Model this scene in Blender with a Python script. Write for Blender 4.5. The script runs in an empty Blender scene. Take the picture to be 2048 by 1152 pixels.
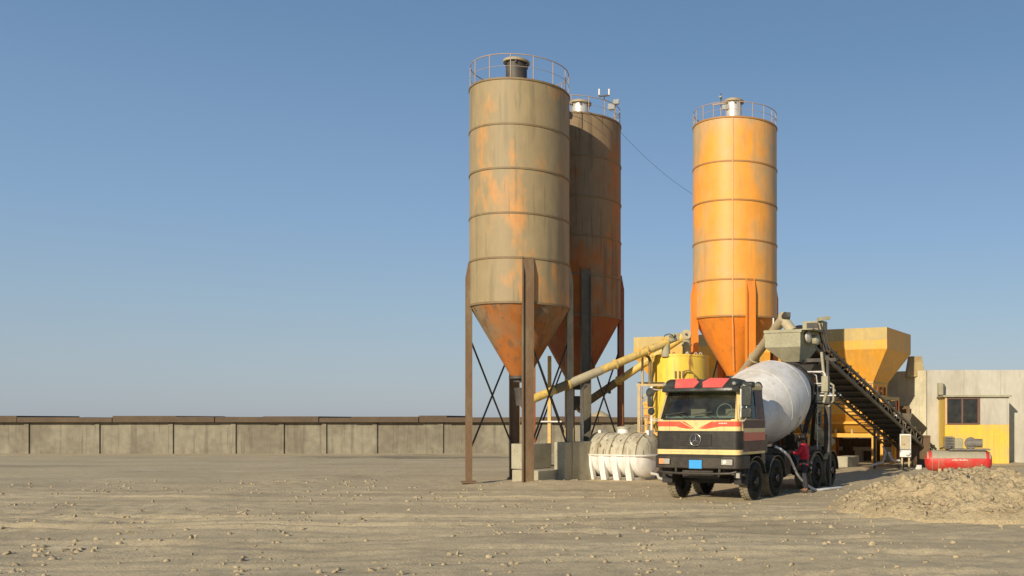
import bpy, bmesh, math, random
from mathutils import Vector, Matrix, noise
random.seed(7)
S = bpy.context.scene
COL = S.collection
R = math.radians
F, CX, HY, H = 1900.0, 1497.0, 842.0, 2.12      # focal length (px of 2048), optical centre, horizon, eye height


def P(px, py, D):                                # survey helper: bearing + distance -> metres
    return Vector(((px - CX) / F * D, D, H + (HY - py) / F * D))


# ------------------------------------------------------------------ materials
def mat(name, col, rough=.6, metal=0., dust=None, amt=.0, scale=1.2, streak=1., var=.12, bump=.15, bscale=30.,
        edge=.12, spec=.5, coat=0., rust=None, rustamt=0., drip=None, dripamt=.4, zb=None):
    m = bpy.data.materials.new(name); m.use_nodes = True
    nt = m.node_tree; N = nt.nodes; L = nt.links
    b = N['Principled BSDF']
    b.inputs['Metallic'].default_value = metal
    b.inputs['Specular IOR Level'].default_value = spec
    if coat: b.inputs['Coat Weight'].default_value = coat
    tc = N.new('ShaderNodeTexCoord'); mp = N.new('ShaderNodeMapping')
    mp.inputs['Scale'].default_value = (1, 1, 1 / streak)
    L.new(tc.outputs['Object'], mp.inputs[0])
    n1 = N.new('ShaderNodeTexNoise'); n1.inputs['Scale'].default_value = scale; n1.inputs['Detail'].default_value = 7
    n1.inputs['Roughness'].default_value = .6
    L.new(mp.outputs[0], n1.inputs[0])
    n2 = N.new('ShaderNodeTexNoise'); n2.inputs['Scale'].default_value = scale * 7; n2.inputs['Detail'].default_value = 5
    L.new(mp.outputs[0], n2.inputs[0])
    # tone variation
    mr = N.new('ShaderNodeMapRange'); mr.inputs[1].default_value = .3; mr.inputs[2].default_value = .7
    mr.inputs[3].default_value = 1 - var; mr.inputs[4].default_value = 1 + var
    L.new(n2.outputs[0], mr.inputs[0])
    mx = N.new('ShaderNodeMix'); mx.data_type = 'RGBA'
    mx.inputs[6].default_value = (*col, 1); mx.inputs[7].default_value = (*(dust or col), 1)
    rp = N.new('ShaderNodeMapRange'); t = .5 + .22 * (1 - 2 * amt)
    rp.inputs[1].default_value = t - edge; rp.inputs[2].default_value = t + edge
    rp.inputs[3].default_value = .12 * amt; rp.inputs[4].default_value = min(1, .55 + .5 * amt) if amt > 0 else 0
    src = n1.outputs[0]
    if zb:                       # weathering heavier on one part of the height
        sp = N.new('ShaderNodeSeparateXYZ'); L.new(tc.outputs['Object'], sp.inputs[0])
        zr_ = N.new('ShaderNodeMapRange'); zr_.inputs[1].default_value = zb[0]; zr_.inputs[2].default_value = zb[1]; zr_.inputs[3].default_value = 0; zr_.inputs[4].default_value = zb[2]
        L.new(sp.outputs[2], zr_.inputs[0]); ad = N.new('ShaderNodeMath'); ad.operation = 'ADD'; L.new(src, ad.inputs[0]); L.new(zr_.outputs[0], ad.inputs[1]); src = ad.outputs[0]
    L.new(src, rp.inputs[0]); L.new(rp.outputs[0], mx.inputs[0])
    last = mx.outputs[2]
    if drip:                     # thin run marks down the plates
        for sc_, lo_, hi_ in ((9, .56, .64), (22, .60, .66)):
            n5 = N.new('ShaderNodeTexNoise'); n5.inputs['Scale'].default_value = sc_ * .35; n5.inputs['Detail'].default_value = 4
            m5 = N.new('ShaderNodeMapping'); m5.inputs['Scale'].default_value = (1, 1, .07); m5.inputs['Location'].default_value = (sc_, 2, 5)
            L.new(tc.outputs['Object'], m5.inputs[0]); L.new(m5.outputs[0], n5.inputs[0])
            r5 = N.new('ShaderNodeMapRange'); r5.inputs[1].default_value = lo_; r5.inputs[2].default_value = hi_; r5.inputs[4].default_value = dripamt
            L.new(n5.outputs[0], r5.inputs[0])
            m6 = N.new('ShaderNodeMix'); m6.data_type = 'RGBA'; m6.inputs[7].default_value = (*drip, 1)
            L.new(r5.outputs[0], m6.inputs[0]); L.new(last, m6.inputs[6]); last = m6.outputs[2]
    if rust:
        n4 = N.new('ShaderNodeTexNoise'); n4.inputs['Scale'].default_value = scale * 3.1; n4.inputs['Detail'].default_value = 9
        m4 = N.new('ShaderNodeMapping'); m4.inputs['Location'].default_value = (3, 7, 1); m4.inputs['Scale'].default_value = (1, 1, 1 / (streak * 1.6))
        L.new(tc.outputs['Object'], m4.inputs[0]); L.new(m4.outputs[0], n4.inputs[0])
        r4 = N.new('ShaderNodeMapRange'); r4.inputs[1].default_value = .66 - .2 * rustamt; r4.inputs[2].default_value = .72 - .2 * rustamt
        L.new(n4.outputs[0], r4.inputs[0])
        mm = N.new('ShaderNodeMix'); mm.data_type = 'RGBA'; mm.inputs[7].default_value = (*rust, 1)
        L.new(r4.outputs[0], mm.inputs[0]); L.new(last, mm.inputs[6]); last = mm.outputs[2]
    ml = N.new('ShaderNodeMix'); ml.data_type = 'RGBA'; ml.blend_type = 'MULTIPLY'; ml.inputs[0].default_value = 1
    L.new(last, ml.inputs[6]); L.new(mr.outputs[0], ml.inputs[7])
    L.new(ml.outputs[2], b.inputs['Base Color'])
    rr = N.new('ShaderNodeMapRange'); rr.inputs[3].default_value = max(.03, rough - .1); rr.inputs[4].default_value = min(1, rough + .12)
    L.new(n2.outputs[0], rr.inputs[0]); L.new(rr.outputs[0], b.inputs['Roughness'])
    if bump:
        n3 = N.new('ShaderNodeTexNoise'); n3.inputs['Scale'].default_value = bscale; n3.inputs['Detail'].default_value = 6
        L.new(tc.outputs['Object'], n3.inputs[0])
        bp = N.new('ShaderNodeBump'); bp.inputs['Strength'].default_value = bump; bp.inputs['Distance'].default_value = .02
        L.new(n3.outputs[0], bp.inputs['Height']); L.new(bp.outputs[0], b.inputs['Normal'])
    return m


def glass(name, tint, gl=.04):
    m = bpy.data.materials.new(name); m.use_nodes = True
    nt = m.node_tree; N = nt.nodes; L = nt.links
    N.remove(N['Principled BSDF']); o = N['Material Output']
    t = N.new('ShaderNodeBsdfTransparent'); t.inputs[0].default_value = (*tint, 1)
    g = N.new('ShaderNodeBsdfGlossy'); g.inputs['Roughness'].default_value = gl
    fr = N.new('ShaderNodeFresnel'); fr.inputs[0].default_value = 1.5
    ma = N.new('ShaderNodeMath'); ma.operation = 'ADD'; ma.inputs[1].default_value = .04
    mx = N.new('ShaderNodeMixShader')
    L.new(fr.outputs[0], ma.inputs[0]); L.new(ma.outputs[0], mx.inputs[0])
    L.new(t.outputs[0], mx.inputs[1]); L.new(g.outputs[0], mx.inputs[2])
    # thin film of dust
    d = N.new('ShaderNodeBsdfDiffuse'); d.inputs[0].default_value = (.4, .37, .28, 1)
    nn = N.new('ShaderNodeTexNoise'); nn.inputs['Scale'].default_value = 3; nn.inputs['Detail'].default_value = 8
    tc = N.new('ShaderNodeTexCoord'); L.new(tc.outputs['Object'], nn.inputs[0])
    mr = N.new('ShaderNodeMapRange'); mr.inputs[1].default_value = .35; mr.inputs[2].default_value = .75
    mr.inputs[3].default_value = .01; mr.inputs[4].default_value = .08
    L.new(nn.outputs[0], mr.inputs[0])
    m2 = N.new('ShaderNodeMixShader'); L.new(mr.outputs[0], m2.inputs[0])
    L.new(mx.outputs[0], m2.inputs[1]); L.new(d.outputs[0], m2.inputs[2]); L.new(m2.outputs[0], o.inputs[0])
    return m


DUST = (.36, .30, .17); SAND = (.40, .33, .22)
M = {}
M['orangeC'] = mat('orange_silo_paint', (.86, .36, .045), .5, dust=(.40, .36, .22), amt=.40, scale=.42, streak=1.8, var=.07, edge=.07, bump=.2, bscale=3, drip=(.50, .30, .12), dripamt=.45, zb=(10.5, 14, .06))
M['orangeCh'] = mat('orange_hopper_paint', (.84, .27, .03), .5, dust=(.72, .28, .06), amt=.3, scale=.6, streak=2, var=.06, bump=.1, bscale=9, drip=(.48, .2, .06), dripamt=.4)
M['orangeA'] = mat('dusty_orange_silo_paint', (.72, .29, .05), .6, dust=(.27, .24, .14), amt=.68, scale=.6, streak=2.2, var=.08, edge=.07, bump=.2, bscale=3, drip=(.20, .17, .09), dripamt=.5)
M['orangeB'] = mat('orange_paint_darkened_for_shade', (.40, .13, .02), .75, dust=(.21, .195, .125), amt=.45, scale=.5, streak=1.4, var=.1, edge=.06, bump=.2, bscale=3, drip=(.12, .09, .05), dripamt=.5, zb=(8, 13.5, .22))
M['ring'] = mat('dark_orange_ring', (.42, .19, .04), .6, dust=(.3, .22, .1), amt=.4, scale=3)
M['ringd'] = mat('dark_brown_ring', (.2, .13, .06), .6, dust=(.25, .2, .1), amt=.4, scale=3)
M['binorange'] = mat('orange_bin_paint', (.84, .40, .04), .55, dust=(.60, .38, .13), amt=.33, scale=.7, streak=2, var=.07, bump=.2, bscale=3, drip=(.56, .30, .08), dripamt=.35)
M['bindust'] = mat('dusty_bin_band', (.56, .42, .16), .75, dust=(.44, .34, .16), amt=.5, scale=.8, streak=2, var=.08)
M['redleg'] = mat('red_brown_leg', (.30, .09, .035), .6, dust=(.3, .2, .1), amt=.3, scale=2, streak=2)
M['legA'] = mat('dark_brown_leg', (.17, .10, .05), .65, dust=(.24, .19, .11), amt=.4, scale=2, streak=3)
M['beigeleg'] = mat('beige_leg', (.42, .36, .24), .6, dust=(.25, .2, .12), amt=.4, scale=2, streak=2)
M['greenleg'] = mat('dark_green_leg', (.11, .10, .07), .6, dust=(.2, .16, .1), amt=.4, scale=2, streak=2)
M['yellow'] = mat('yellow_tank_paint', (.85, .58, .06), .45, drip=(.5, .36, .12), dripamt=.35, dust=(.62, .46, .2), amt=.35, scale=.8, streak=3, var=.08, rust=(.3, .15, .05), rustamt=.1)
M['screw'] = mat('yellow_beige_pipe_paint', (.74, .51, .12), .55, drip=(.4, .3, .14), dripamt=.4, dust=(.52, .41, .2), amt=.42, scale=1.1, var=.12, rust=(.3, .2, .1), rustamt=.15)
M['palepipe'] = mat('pale_pipe_paint', (.85, .55, .28), .5)
M['screwb'] = mat('beige_dusty_pipe', (.48, .42, .27), .7, dust=(.40, .34, .22), amt=.5, scale=1.5, var=.1)
M['brownpipe'] = mat('brown_coupling', (.19, .14, .06), .7, dust=(.3, .24, .12), amt=.3, scale=3)
M['cement'] = mat('cement_coated_steel', (.40, .38, .26), .85, dust=(.29, .27, .18), amt=.45, scale=1.5, var=.1, bump=.3)
M['darksteel'] = mat('dark_steel', (.05, .045, .04), .6, dust=(.13, .11, .08), amt=.35, scale=3)
M['black'] = mat('black_belt_rubber', (.016, .015, .014), .75, dust=(.04, .035, .03), amt=.3, scale=3)
M['truss'] = mat('brown_grey_truss', (.17, .14, .085), .65, dust=(.26, .21, .13), amt=.4, scale=2)
M['white'] = mat('white_enamel', (.76, .74, .68), .45, dust=(.5, .44, .32), amt=.25, scale=2, var=.05)
M['galv'] = mat('galvanised_steel', (.66, .65, .60), .4, metal=.35, dust=(.5, .44, .3), amt=.3, scale=3)
M['rail'] = mat('pinkish_rail_paint', (.38, .29, .25), .6, dust=(.4, .33, .2), amt=.4, scale=3)
M['tankw'] = mat('white_fibreglass', (.84, .82, .78), .4, drip=(.5, .45, .34), dripamt=.35, dust=(.62, .57, .45), amt=.2, scale=2, streak=3, var=.04)
M['tankt'] = mat('dirty_fibreglass_top', (.44, .41, .30), .55, drip=(.24, .18, .10), dripamt=.5, dust=(.68, .63, .48), amt=.32, scale=3.2, streak=5, var=.12, rust=(.16, .10, .05), rustamt=.3)
M['concrete'] = mat('pale_concrete', (.68, .63, .44), .9, drip=(.42, .38, .27), dripamt=.4, dust=(.46, .42, .30), amt=.42, scale=.7, var=.06, bump=.4, bscale=12)
M['concrete2'] = mat('grey_concrete', (.52, .50, .42), .9, drip=(.38, .35, .28), dripamt=.4, dust=(.42, .39, .31), amt=.42, scale=.9, streak=2.5, var=.06, bump=.4, bscale=12)
M['block'] = mat('foundation_concrete', (.42, .39, .28), .9, dust=(.3, .27, .19), amt=.4, scale=2, var=.1, bump=.5, bscale=15)
M['tanblock'] = mat('weathered_tan_block', (.44, .35, .17), .9, dust=(.32, .22, .11), amt=.5, scale=2.2, var=.12, bump=.5)
M['farwall'] = mat('far_wall_plaster', (.25, .23, .17), .9, drip=(.14, .12, .09), dripamt=.6, dust=(.17, .15, .11), amt=.5, scale=.35, var=.15, edge=.06)
M['farroof'] = mat('far_wall_roof', (.10, .07, .045), .9, dust=(.14, .1, .06), amt=.3, scale=.7)
M['ladder'] = mat('tan_scaffold_paint', (.56, .42, .20), .6, dust=(.4, .34, .2), amt=.4, scale=3)
M['post'] = mat('yellow_post_paint', (.72, .48, .14), .6, dust=(.4, .3, .16), amt=.3, scale=3)
# truck
M['cream'] = mat('cream_cab_paint', (.84, .63, .25), .4, drip=(.5, .4, .22), dripamt=.3, dust=(.60, .48, .26), amt=.33, scale=1.6, var=.05, bump=.03, coat=.3)
M['red'] = mat('red_stripe_paint', (.70, .085, .04), .4, dust=(.5, .2, .1), amt=.2, scale=3, var=.06, bump=.0, coat=.3)
M['maroon'] = mat('maroon_shade_side_tint', (.10, .03, .02), .45, dust=(.16, .11, .07), amt=.35, scale=3)
M['visorred'] = mat('faded_red_visor', (.68, .11, .09), .5, dust=(.6, .2, .15), amt=.35, scale=3, var=.05, bump=.0)
M['visor'] = mat('black_visor_plastic', (.03, .035, .03), .35, dust=(.1, .09, .07), amt=.25, scale=3)
M['grille'] = mat('charcoal_grille', (.024, .021, .017), .5, dust=(.07, .06, .042), amt=.35, scale=3)
M['bumper'] = mat('dark_brown_bumper', (.03, .024, .018), .5, dust=(.09, .07, .045), amt=.35, scale=2.5)
M['chrome'] = mat('chrome', (.75, .75, .73), .15, metal=1., dust=(.4, .35, .28), amt=.15, scale=4, bump=0)
M['tyre'] = mat('tyre_rubber', (.008, .0075, .007), .85, dust=(.06, .05, .035), amt=.25, scale=3, bump=.3)  # tyre and rim colours pushed near black for the shadow under the truck
M['tread'] = mat('dusty_tread', (.20, .17, .11), .95, dust=(.29, .25, .16), amt=.5, scale=4, bump=.5)
M['rim'] = mat('wheel_rim', (.018, .016, .014), .6, dust=(.07, .06, .042), amt=.25, scale=4)
M['drum'] = mat('white_grey_drum_paint', (.80, .78, .73), .5, dust=(.58, .53, .43), amt=.36, scale=1.3, var=.06, bump=.2, bscale=6, edge=.12, drip=(.48, .44, .37), dripamt=.3, rust=None)
M['chassis'] = mat('black_chassis', (.014, .013, .012), .65, dust=(.05, .042, .03), amt=.35, scale=2.5)
M['plate'] = mat('blue_plate', (.05, .36, .78), .4, var=.03, bump=0)
M['lens'] = mat('headlamp_glass', (.75, .72, .62), .12, metal=.6, var=.05, bump=0, coat=1)
M['amber'] = mat('orange_lens', (.80, .34, .14), .25, var=.05, bump=0, coat=1)
M['lettering'] = mat('pale_lettering', (.75, .62, .5), .5, bump=0)
M['inkl'] = mat('dark_lettering', (.16, .15, .14), .6, bump=0)
M['interior'] = mat('cab_interior', (.15, .18, .16), .7, dust=(.24, .26, .22), amt=.3, scale=4)
M['seat'] = mat('seat_fabric', (.17, .15, .11), .9)
M['windscreen'] = glass('windscreen_glass', (.80, .90, .84))
M['mirrorg'] = mat('mirror_glass', (.5, .52, .54), .05, metal=1, bump=0, var=0)
M['hose'] = mat('pale_grey_hose', (.62, .62, .60), .5, bump=.1)
M['cable'] = mat('cable_black', (.03, .03, .03), .6, bump=0)
M['compred'] = mat('red_compressor_paint', (.60, .028, .025), .5, drip=(.40, .16, .1), dripamt=.4, dust=(.42, .14, .09), amt=.35, scale=3, coat=.1, var=.06)
M['compdust'] = mat('grey_compressor_paint', (.34, .31, .22), .7, dust=(.44, .39, .28), amt=.4, scale=3)
M['engine'] = mat('engine_grey', (.14, .13, .12), .55, dust=(.25, .22, .16), amt=.4, scale=7)
M['rustbox'] = mat('rusty_sheet', (.16, .09, .045), .8, dust=(.1, .08, .04), amt=.5, scale=2, streak=2)
M['cabinyel'] = mat('yellow_cladding', (.80, .53, .06), .55, drip=(.5, .36, .12), dripamt=.4, dust=(.62, .46, .17), amt=.4, scale=1, var=.04)
M['cabinframe'] = mat('brown_window_frame', (.16, .085, .06), .6)
M['jamb'] = mat('peach_jamb', (.66, .44, .2), .6)
M['cabinglass'] = glass('cabin_glass', (.42, .45, .42))
M['skin'] = mat('skin', (.28, .14, .08), .6, bump=0)
M['shirt'] = mat('red_shirt_cloth', (.62, .02, .045), .85, dust=(.5, .04, .07), amt=.3, scale=6, bump=.25, bscale=25)
M['trouser'] = mat('dark_trousers', (.035, .035, .045), .9, bump=.25, bscale=25)
M['hair'] = mat('black_hair', (.012, .01, .009), .7, bump=.3, bscale=80)
M['shoe'] = mat('brown_shoe', (.05, .035, .02), .6)
M['aggregate'] = mat('brown_aggregate', (.40, .24, .12), .95, dust=(.33, .22, .13), amt=.5, scale=4, var=.2, bump=1, bscale=14)


def ground_mat(name, c1, c2, c3, sc=.35, bump=.6):
    m = bpy.data.materials.new(name); m.use_nodes = True
    nt = m.node_tree; N = nt.nodes; L = nt.links; b = N['Principled BSDF']
    b.inputs['Roughness'].default_value = .95; b.inputs['Specular IOR Level'].default_value = .2
    tc = N.new('ShaderNodeTexCoord')
    def nz(s, d=8, sx=1):
        mp = N.new('ShaderNodeMapping'); mp.inputs['Scale'].default_value = (sx, 1, 1)
        L.new(tc.outputs['Object'], mp.inputs[0])
        n = N.new('ShaderNodeTexNoise'); n.inputs['Scale'].default_value = s; n.inputs['Detail'].default_value = d
        n.inputs['Roughness'].default_value = .65
        L.new(mp.outputs[0], n.inputs[0]); return n
    a = nz(sc, 8, .45); c = nz(sc * 9); e = nz(22, 6)
    r1 = N.new('ShaderNodeMapRange'); r1.inputs[1].default_value = .38; r1.inputs[2].default_value = .62; L.new(a.outputs[0], r1.inputs[0])
    m1 = N.new('ShaderNodeMix'); m1.data_type = 'RGBA'; m1.inputs[6].default_value = (*c1, 1); m1.inputs[7].default_value = (*c2, 1); L.new(r1.outputs[0], m1.inputs[0])
    r2 = N.new('ShaderNodeMapRange'); r2.inputs[1].default_value = .5; r2.inputs[2].default_value = .68; r2.inputs[4].default_value = .75; L.new(c.outputs[0], r2.inputs[0])
    m2 = N.new('ShaderNodeMix'); m2.data_type = 'RGBA'; m2.inputs[7].default_value = (*c3, 1); L.new(m1.outputs[2], m2.inputs[6]); L.new(r2.outputs[0], m2.inputs[0])
    r3 = N.new('ShaderNodeMapRange'); r3.inputs[1].default_value = .3; r3.inputs[2].default_value = .7; r3.inputs[3].default_value = .78; r3.inputs[4].default_value = 1.2; L.new(e.outputs[0], r3.inputs[0])
    m3 = N.new('ShaderNodeMix'); m3.data_type = 'RGBA'; m3.blend_type = 'MULTIPLY'; m3.inputs[0].default_value = 1
    L.new(m2.outputs[2], m3.inputs[6]); L.new(r3.outputs[0], m3.inputs[7]); L.new(m3.outputs[2], b.inputs['Base Color'])
    ad = N.new('ShaderNodeMath'); ad.operation = 'ADD'; L.new(c.outputs[0], ad.inputs[0]); L.new(e.outputs[0], ad.inputs[1])
    bp = N.new('ShaderNodeBump'); bp.inputs['Strength'].default_value = bump; bp.inputs['Distance'].default_value = .05
    L.new(ad.outputs[0], bp.inputs['Height']); L.new(bp.outputs[0], b.inputs['Normal'])
    return m


M['ground'] = ground_mat('dusty_ground', (.60, .50, .31), (.51, .42, .26), (.40, .33, .21), bump=.45)  # albedo lifted so the low-sun yard reaches its sunlit brightness
gm = M['ground'].node_tree; gb = gm.nodes['Principled BSDF']; gs = gb.inputs['Base Color'].links[0].from_socket
gtc = gm.nodes.new('ShaderNodeTexCoord')
for sc_, loc_, lo_, hi_, col_, f_, st in ((.11, 3, .56, .66, (.24, .20, .13), .85, .4), (.23, 9, .63, .68, (.72, .67, .52), .6, .6), (1.1, 5, .60, .70, (.30, .25, .17), .5, .18), (.5, 21, .58, .66, (.34, .28, .18), .55, .22)):
    mp_ = gm.nodes.new('ShaderNodeMapping'); mp_.inputs['Location'].default_value = (loc_, loc_ * 2, 0); mp_.inputs['Scale'].default_value = (st, 1, 1)
    nn_ = gm.nodes.new('ShaderNodeTexNoise'); nn_.inputs['Scale'].default_value = sc_; nn_.inputs['Detail'].default_value = 9; nn_.inputs['Roughness'].default_value = .62
    mr_ = gm.nodes.new('ShaderNodeMapRange'); mr_.inputs[1].default_value = lo_; mr_.inputs[2].default_value = hi_; mr_.inputs[4].default_value = f_
    mx_ = gm.nodes.new('ShaderNodeMix'); mx_.data_type = 'RGBA'; mx_.inputs[7].default_value = (*col_, 1)
    gm.links.new(gtc.outputs['Object'], mp_.inputs[0]); gm.links.new(mp_.outputs[0], nn_.inputs[0]); gm.links.new(nn_.outputs[0], mr_.inputs[0])
    gm.links.new(mr_.outputs[0], mx_.inputs[0]); gm.links.new(gs, mx_.inputs[6]); gs = mx_.outputs[2]
gm.links.new(gs, gb.inputs['Base Color'])
M['heap'] = ground_mat('heap_soil', (.56, .45, .265), (.48, .38, .22), (.36, .28, .165), .8, .9)
M['stone'] = ground_mat('stone', (.50, .41, .26), (.40, .33, .21), (.28, .23, .155), 1.5, .4)


# ------------------------------------------------------------------ mesh builder
class MB:
    def __init__(s): s.v = []; s.f = []
    def add(s, vs, fs):
        o = len(s.v); s.v += [Vector(v) for v in vs]; s.f += [[i + o for i in f] for f in fs]; return s
    def box(s, c, size, rz=0, rot=None):
        x, y, z = (k / 2 for k in size); c = Vector(c)
        m = rot if rot is not None else Matrix.Rotation(rz, 3, 'Z')
        vs = [c + m @ Vector((a * x, b * y, d * z)) for a in (-1, 1) for b in (-1, 1) for d in (-1, 1)]
        return s.add(vs, [[0, 1, 3, 2], [4, 6, 7, 5], [0, 4, 5, 1], [2, 3, 7, 6], [0, 2, 6, 4], [1, 5, 7, 3]])
    def bb(s, x0, x1, y0, y1, z0, z1):
        return s.box(((x0 + x1) / 2, (y0 + y1) / 2, (z0 + z1) / 2), (abs(x1 - x0), abs(y1 - y0), abs(z1 - z0)))
    def bar(s, a, b, w, h=None, up=(0, 0, 1)):
        a = Vector(a); b = Vector(b); h = h or w; d = (b - a); L = d.length; d.normalize(); u = Vector(up)
        if abs(d.dot(u)) > .98: u = Vector((0, 1, 0))
        r = d.cross(u).normalized(); u = r.cross(d)
        m = Matrix((r, d, u)).transposed()
        return s.box((a + b) / 2, (w, L, h), rot=m)
    def cyl(s, a, b, r0, r1=None, n=24, cap=True):
        return s.lathe([(0, r0), ((Vector(b) - Vector(a)).length, r0 if r1 is None else r1)], a, Vector(b) - Vector(a), n, cap)
    def lathe(s, prof, o=(0, 0, 0), axis=(0, 0, 1), n=32, cap=True):
        o = Vector(o); ax = Vector(axis).normalized(); q = Vector((0, 0, 1)).rotation_difference(ax)
        vs = []; fs = []
        for t, r in prof:
            for i in range(n):
                a = 2 * math.pi * i / n
                vs.append(o + q @ Vector((r * math.cos(a), r * math.sin(a), t)))
        for k in range(len(prof) - 1):
            for i in range(n):
                j = (i + 1) % n
                fs.append([k * n + i, k * n + j, (k + 1) * n + j, (k + 1) * n + i])
        if cap:
            fs.append(list(range(n))[::-1]); fs.append([(len(prof) - 1) * n + i for i in range(n)])
        return s.add(vs, fs)
    def tube(s, pts, r, n=8):
        pts = [Vector(p) for p in pts]; vs = []; fs = []; ref = None
        for k, p in enumerate(pts):
            d = (pts[min(k + 1, len(pts) - 1)] - pts[max(k - 1, 0)]).normalized()
            if ref is None:
                ref = Vector((0, 0, 1)) if abs(d.z) < .9 else Vector((1, 0, 0))
            a = d.cross(ref).normalized(); b = d.cross(a).normalized(); ref = -b if False else a.cross(d)
            for i in range(n):
                t = 2 * math.pi * i / n; vs.append(p + a * (r * math.cos(t)) + b * (r * math.sin(t)))
        for k in range(len(pts) - 1):
            for i in range(n):
                j = (i + 1) % n; fs.append([k * n + i, k * n + j, (k + 1) * n + j, (k + 1) * n + i])
        fs.append(list(range(n))[::-1]); fs.append([(len(pts) - 1) * n + i for i in range(n)])
        return s.add(vs, fs)
    def prism(s, poly, vec):
        vec = Vector(vec); n = len(poly); poly = [Vector(p) for p in poly]
        vs = poly + [p + vec for p in poly]
        fs = [list(range(n)), [n + i for i in range(n)][::-1]] + [[i, i + n, (i + 1) % n + n, (i + 1) % n] for i in range(n)]
        return s.add(vs, fs)
    def loft(s, loops, cap=True):
        n = len(loops[0]); vs = [v for l in loops for v in l]; fs = []
        for k in range(len(loops) - 1):
            for i in range(n):
                j = (i + 1) % n; fs.append([k * n + i, k * n + j, (k + 1) * n + j, (k + 1) * n + i])
        if cap: fs.append(list(range(n))[::-1]); fs.append([(len(loops) - 1) * n + i for i in range(n)])
        return s.add(vs, fs)
    def build(s, name, m, parent=None, bevel=0, smooth=True, ang=35, loc=None):
        me = bpy.data.meshes.new(name); me.from_pydata([tuple(v) for v in s.v], [], s.f); me.validate()
        bm = bmesh.new(); bm.from_mesh(me); bmesh.ops.recalc_face_normals(bm, faces=bm.faces); bm.to_mesh(me); bm.free()
        me.materials.append(m)
        if smooth:
            me.polygons.foreach_set('use_smooth', [True] * len(me.polygons)); me.set_sharp_from_angle(angle=R(ang))
        o = bpy.data.objects.new(name, me); COL.objects.link(o)
        if parent: o.parent = parent
        if loc: o.location = loc
        if bevel:
            b = o.modifiers.new('bevel', 'BEVEL'); b.width = bevel; b.segments = 2; b.limit_method = 'ANGLE'; b.angle_limit = R(40); b.harden_normals = False
        return o


def tag(o, label=None, cat=None, group=None, kind=None):
    if label: o['label'] = label
    if cat: o['category'] = cat
    if group: o['group'] = group
    if kind: o['kind'] = kind
    return o


def thing(name, label, cat, loc=(0, 0, 0), rz=0, group=None):
    o = bpy.data.objects.new(name, None); o.empty_display_size = .2; COL.objects.link(o)
    o.location = loc; o.rotation_euler = (0, 0, rz)
    return tag(o, label, cat, group)


def arc(c, r, a0, a1, n, ax1, ax2):
    c = Vector(c); ax1 = Vector(ax1); ax2 = Vector(ax2)
    return [c + ax1 * (r * math.cos(a0 + (a1 - a0) * i / n)) + ax2 * (r * math.sin(a0 + (a1 - a0) * i / n)) for i in range(n + 1)]


# ------------------------------------------------------------------ world, sun, camera
SUN_AZ, SUN_EL = 24.0, 22.0
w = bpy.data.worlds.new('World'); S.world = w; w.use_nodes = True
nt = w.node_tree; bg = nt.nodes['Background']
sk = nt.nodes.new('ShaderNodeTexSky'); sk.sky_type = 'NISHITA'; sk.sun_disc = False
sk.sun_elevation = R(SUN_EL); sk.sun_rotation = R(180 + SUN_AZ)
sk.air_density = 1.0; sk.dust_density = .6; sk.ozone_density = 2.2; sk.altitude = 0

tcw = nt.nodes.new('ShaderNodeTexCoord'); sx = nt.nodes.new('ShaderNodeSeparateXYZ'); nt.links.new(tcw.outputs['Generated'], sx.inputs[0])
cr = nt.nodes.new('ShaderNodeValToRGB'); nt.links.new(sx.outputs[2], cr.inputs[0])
els = [(0, (.355, .41, .485)), (.06, (.345, .425, .52)), (.11, (.305, .42, .545)), (.19, (.24, .38, .575)), (.36, (.145, .265, .45)), (.7, (.045, .11, .25)), (1, (.03, .075, .19))]  # hand-set sky gradient; upper stops darkened to weaken fill in the shade
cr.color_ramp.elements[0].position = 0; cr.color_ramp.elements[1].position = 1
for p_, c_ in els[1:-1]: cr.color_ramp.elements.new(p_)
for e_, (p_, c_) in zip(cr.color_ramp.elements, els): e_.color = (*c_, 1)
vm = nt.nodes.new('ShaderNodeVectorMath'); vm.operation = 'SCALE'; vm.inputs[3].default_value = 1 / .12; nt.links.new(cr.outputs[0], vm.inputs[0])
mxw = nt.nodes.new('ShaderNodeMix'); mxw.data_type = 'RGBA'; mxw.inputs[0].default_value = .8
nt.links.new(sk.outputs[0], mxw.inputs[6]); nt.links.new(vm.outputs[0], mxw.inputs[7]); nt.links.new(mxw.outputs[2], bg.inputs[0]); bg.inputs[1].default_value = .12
sl = bpy.data.lights.new('sun', 'SUN'); sl.energy = 4.8; sl.angle = R(.5); sl.color = (1, .86, .66)
so = bpy.data.objects.new('sun', sl); COL.objects.link(so)
sd = Vector((-math.sin(R(SUN_AZ)) * math.cos(R(SUN_EL)), -math.cos(R(SUN_AZ)) * math.cos(R(SUN_EL)), math.sin(R(SUN_EL))))
so.rotation_euler = sd.to_track_quat('Z', 'Y').to_euler(); so.location = (-30, -20, 30)
cam = bpy.data.cameras.new('camera'); co = bpy.data.objects.new('camera', cam); COL.objects.link(co); S.camera = co
co.location = (0, 0, H); co.rotation_euler = (R(90), 0, 0)
cam.sensor_width = 36; cam.lens = 36 * F / 2048; cam.shift_x = (1024 - CX) / 2048; cam.shift_y = (HY - 576) / 2048
cam.clip_end = 9000
S.view_settings.view_transform = 'Standard'; S.view_settings.look = 'None'
S.view_settings.exposure = 0; S.view_settings.gamma = 1
S.render.resolution_x = 1024; S.render.resolution_y = 576


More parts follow.
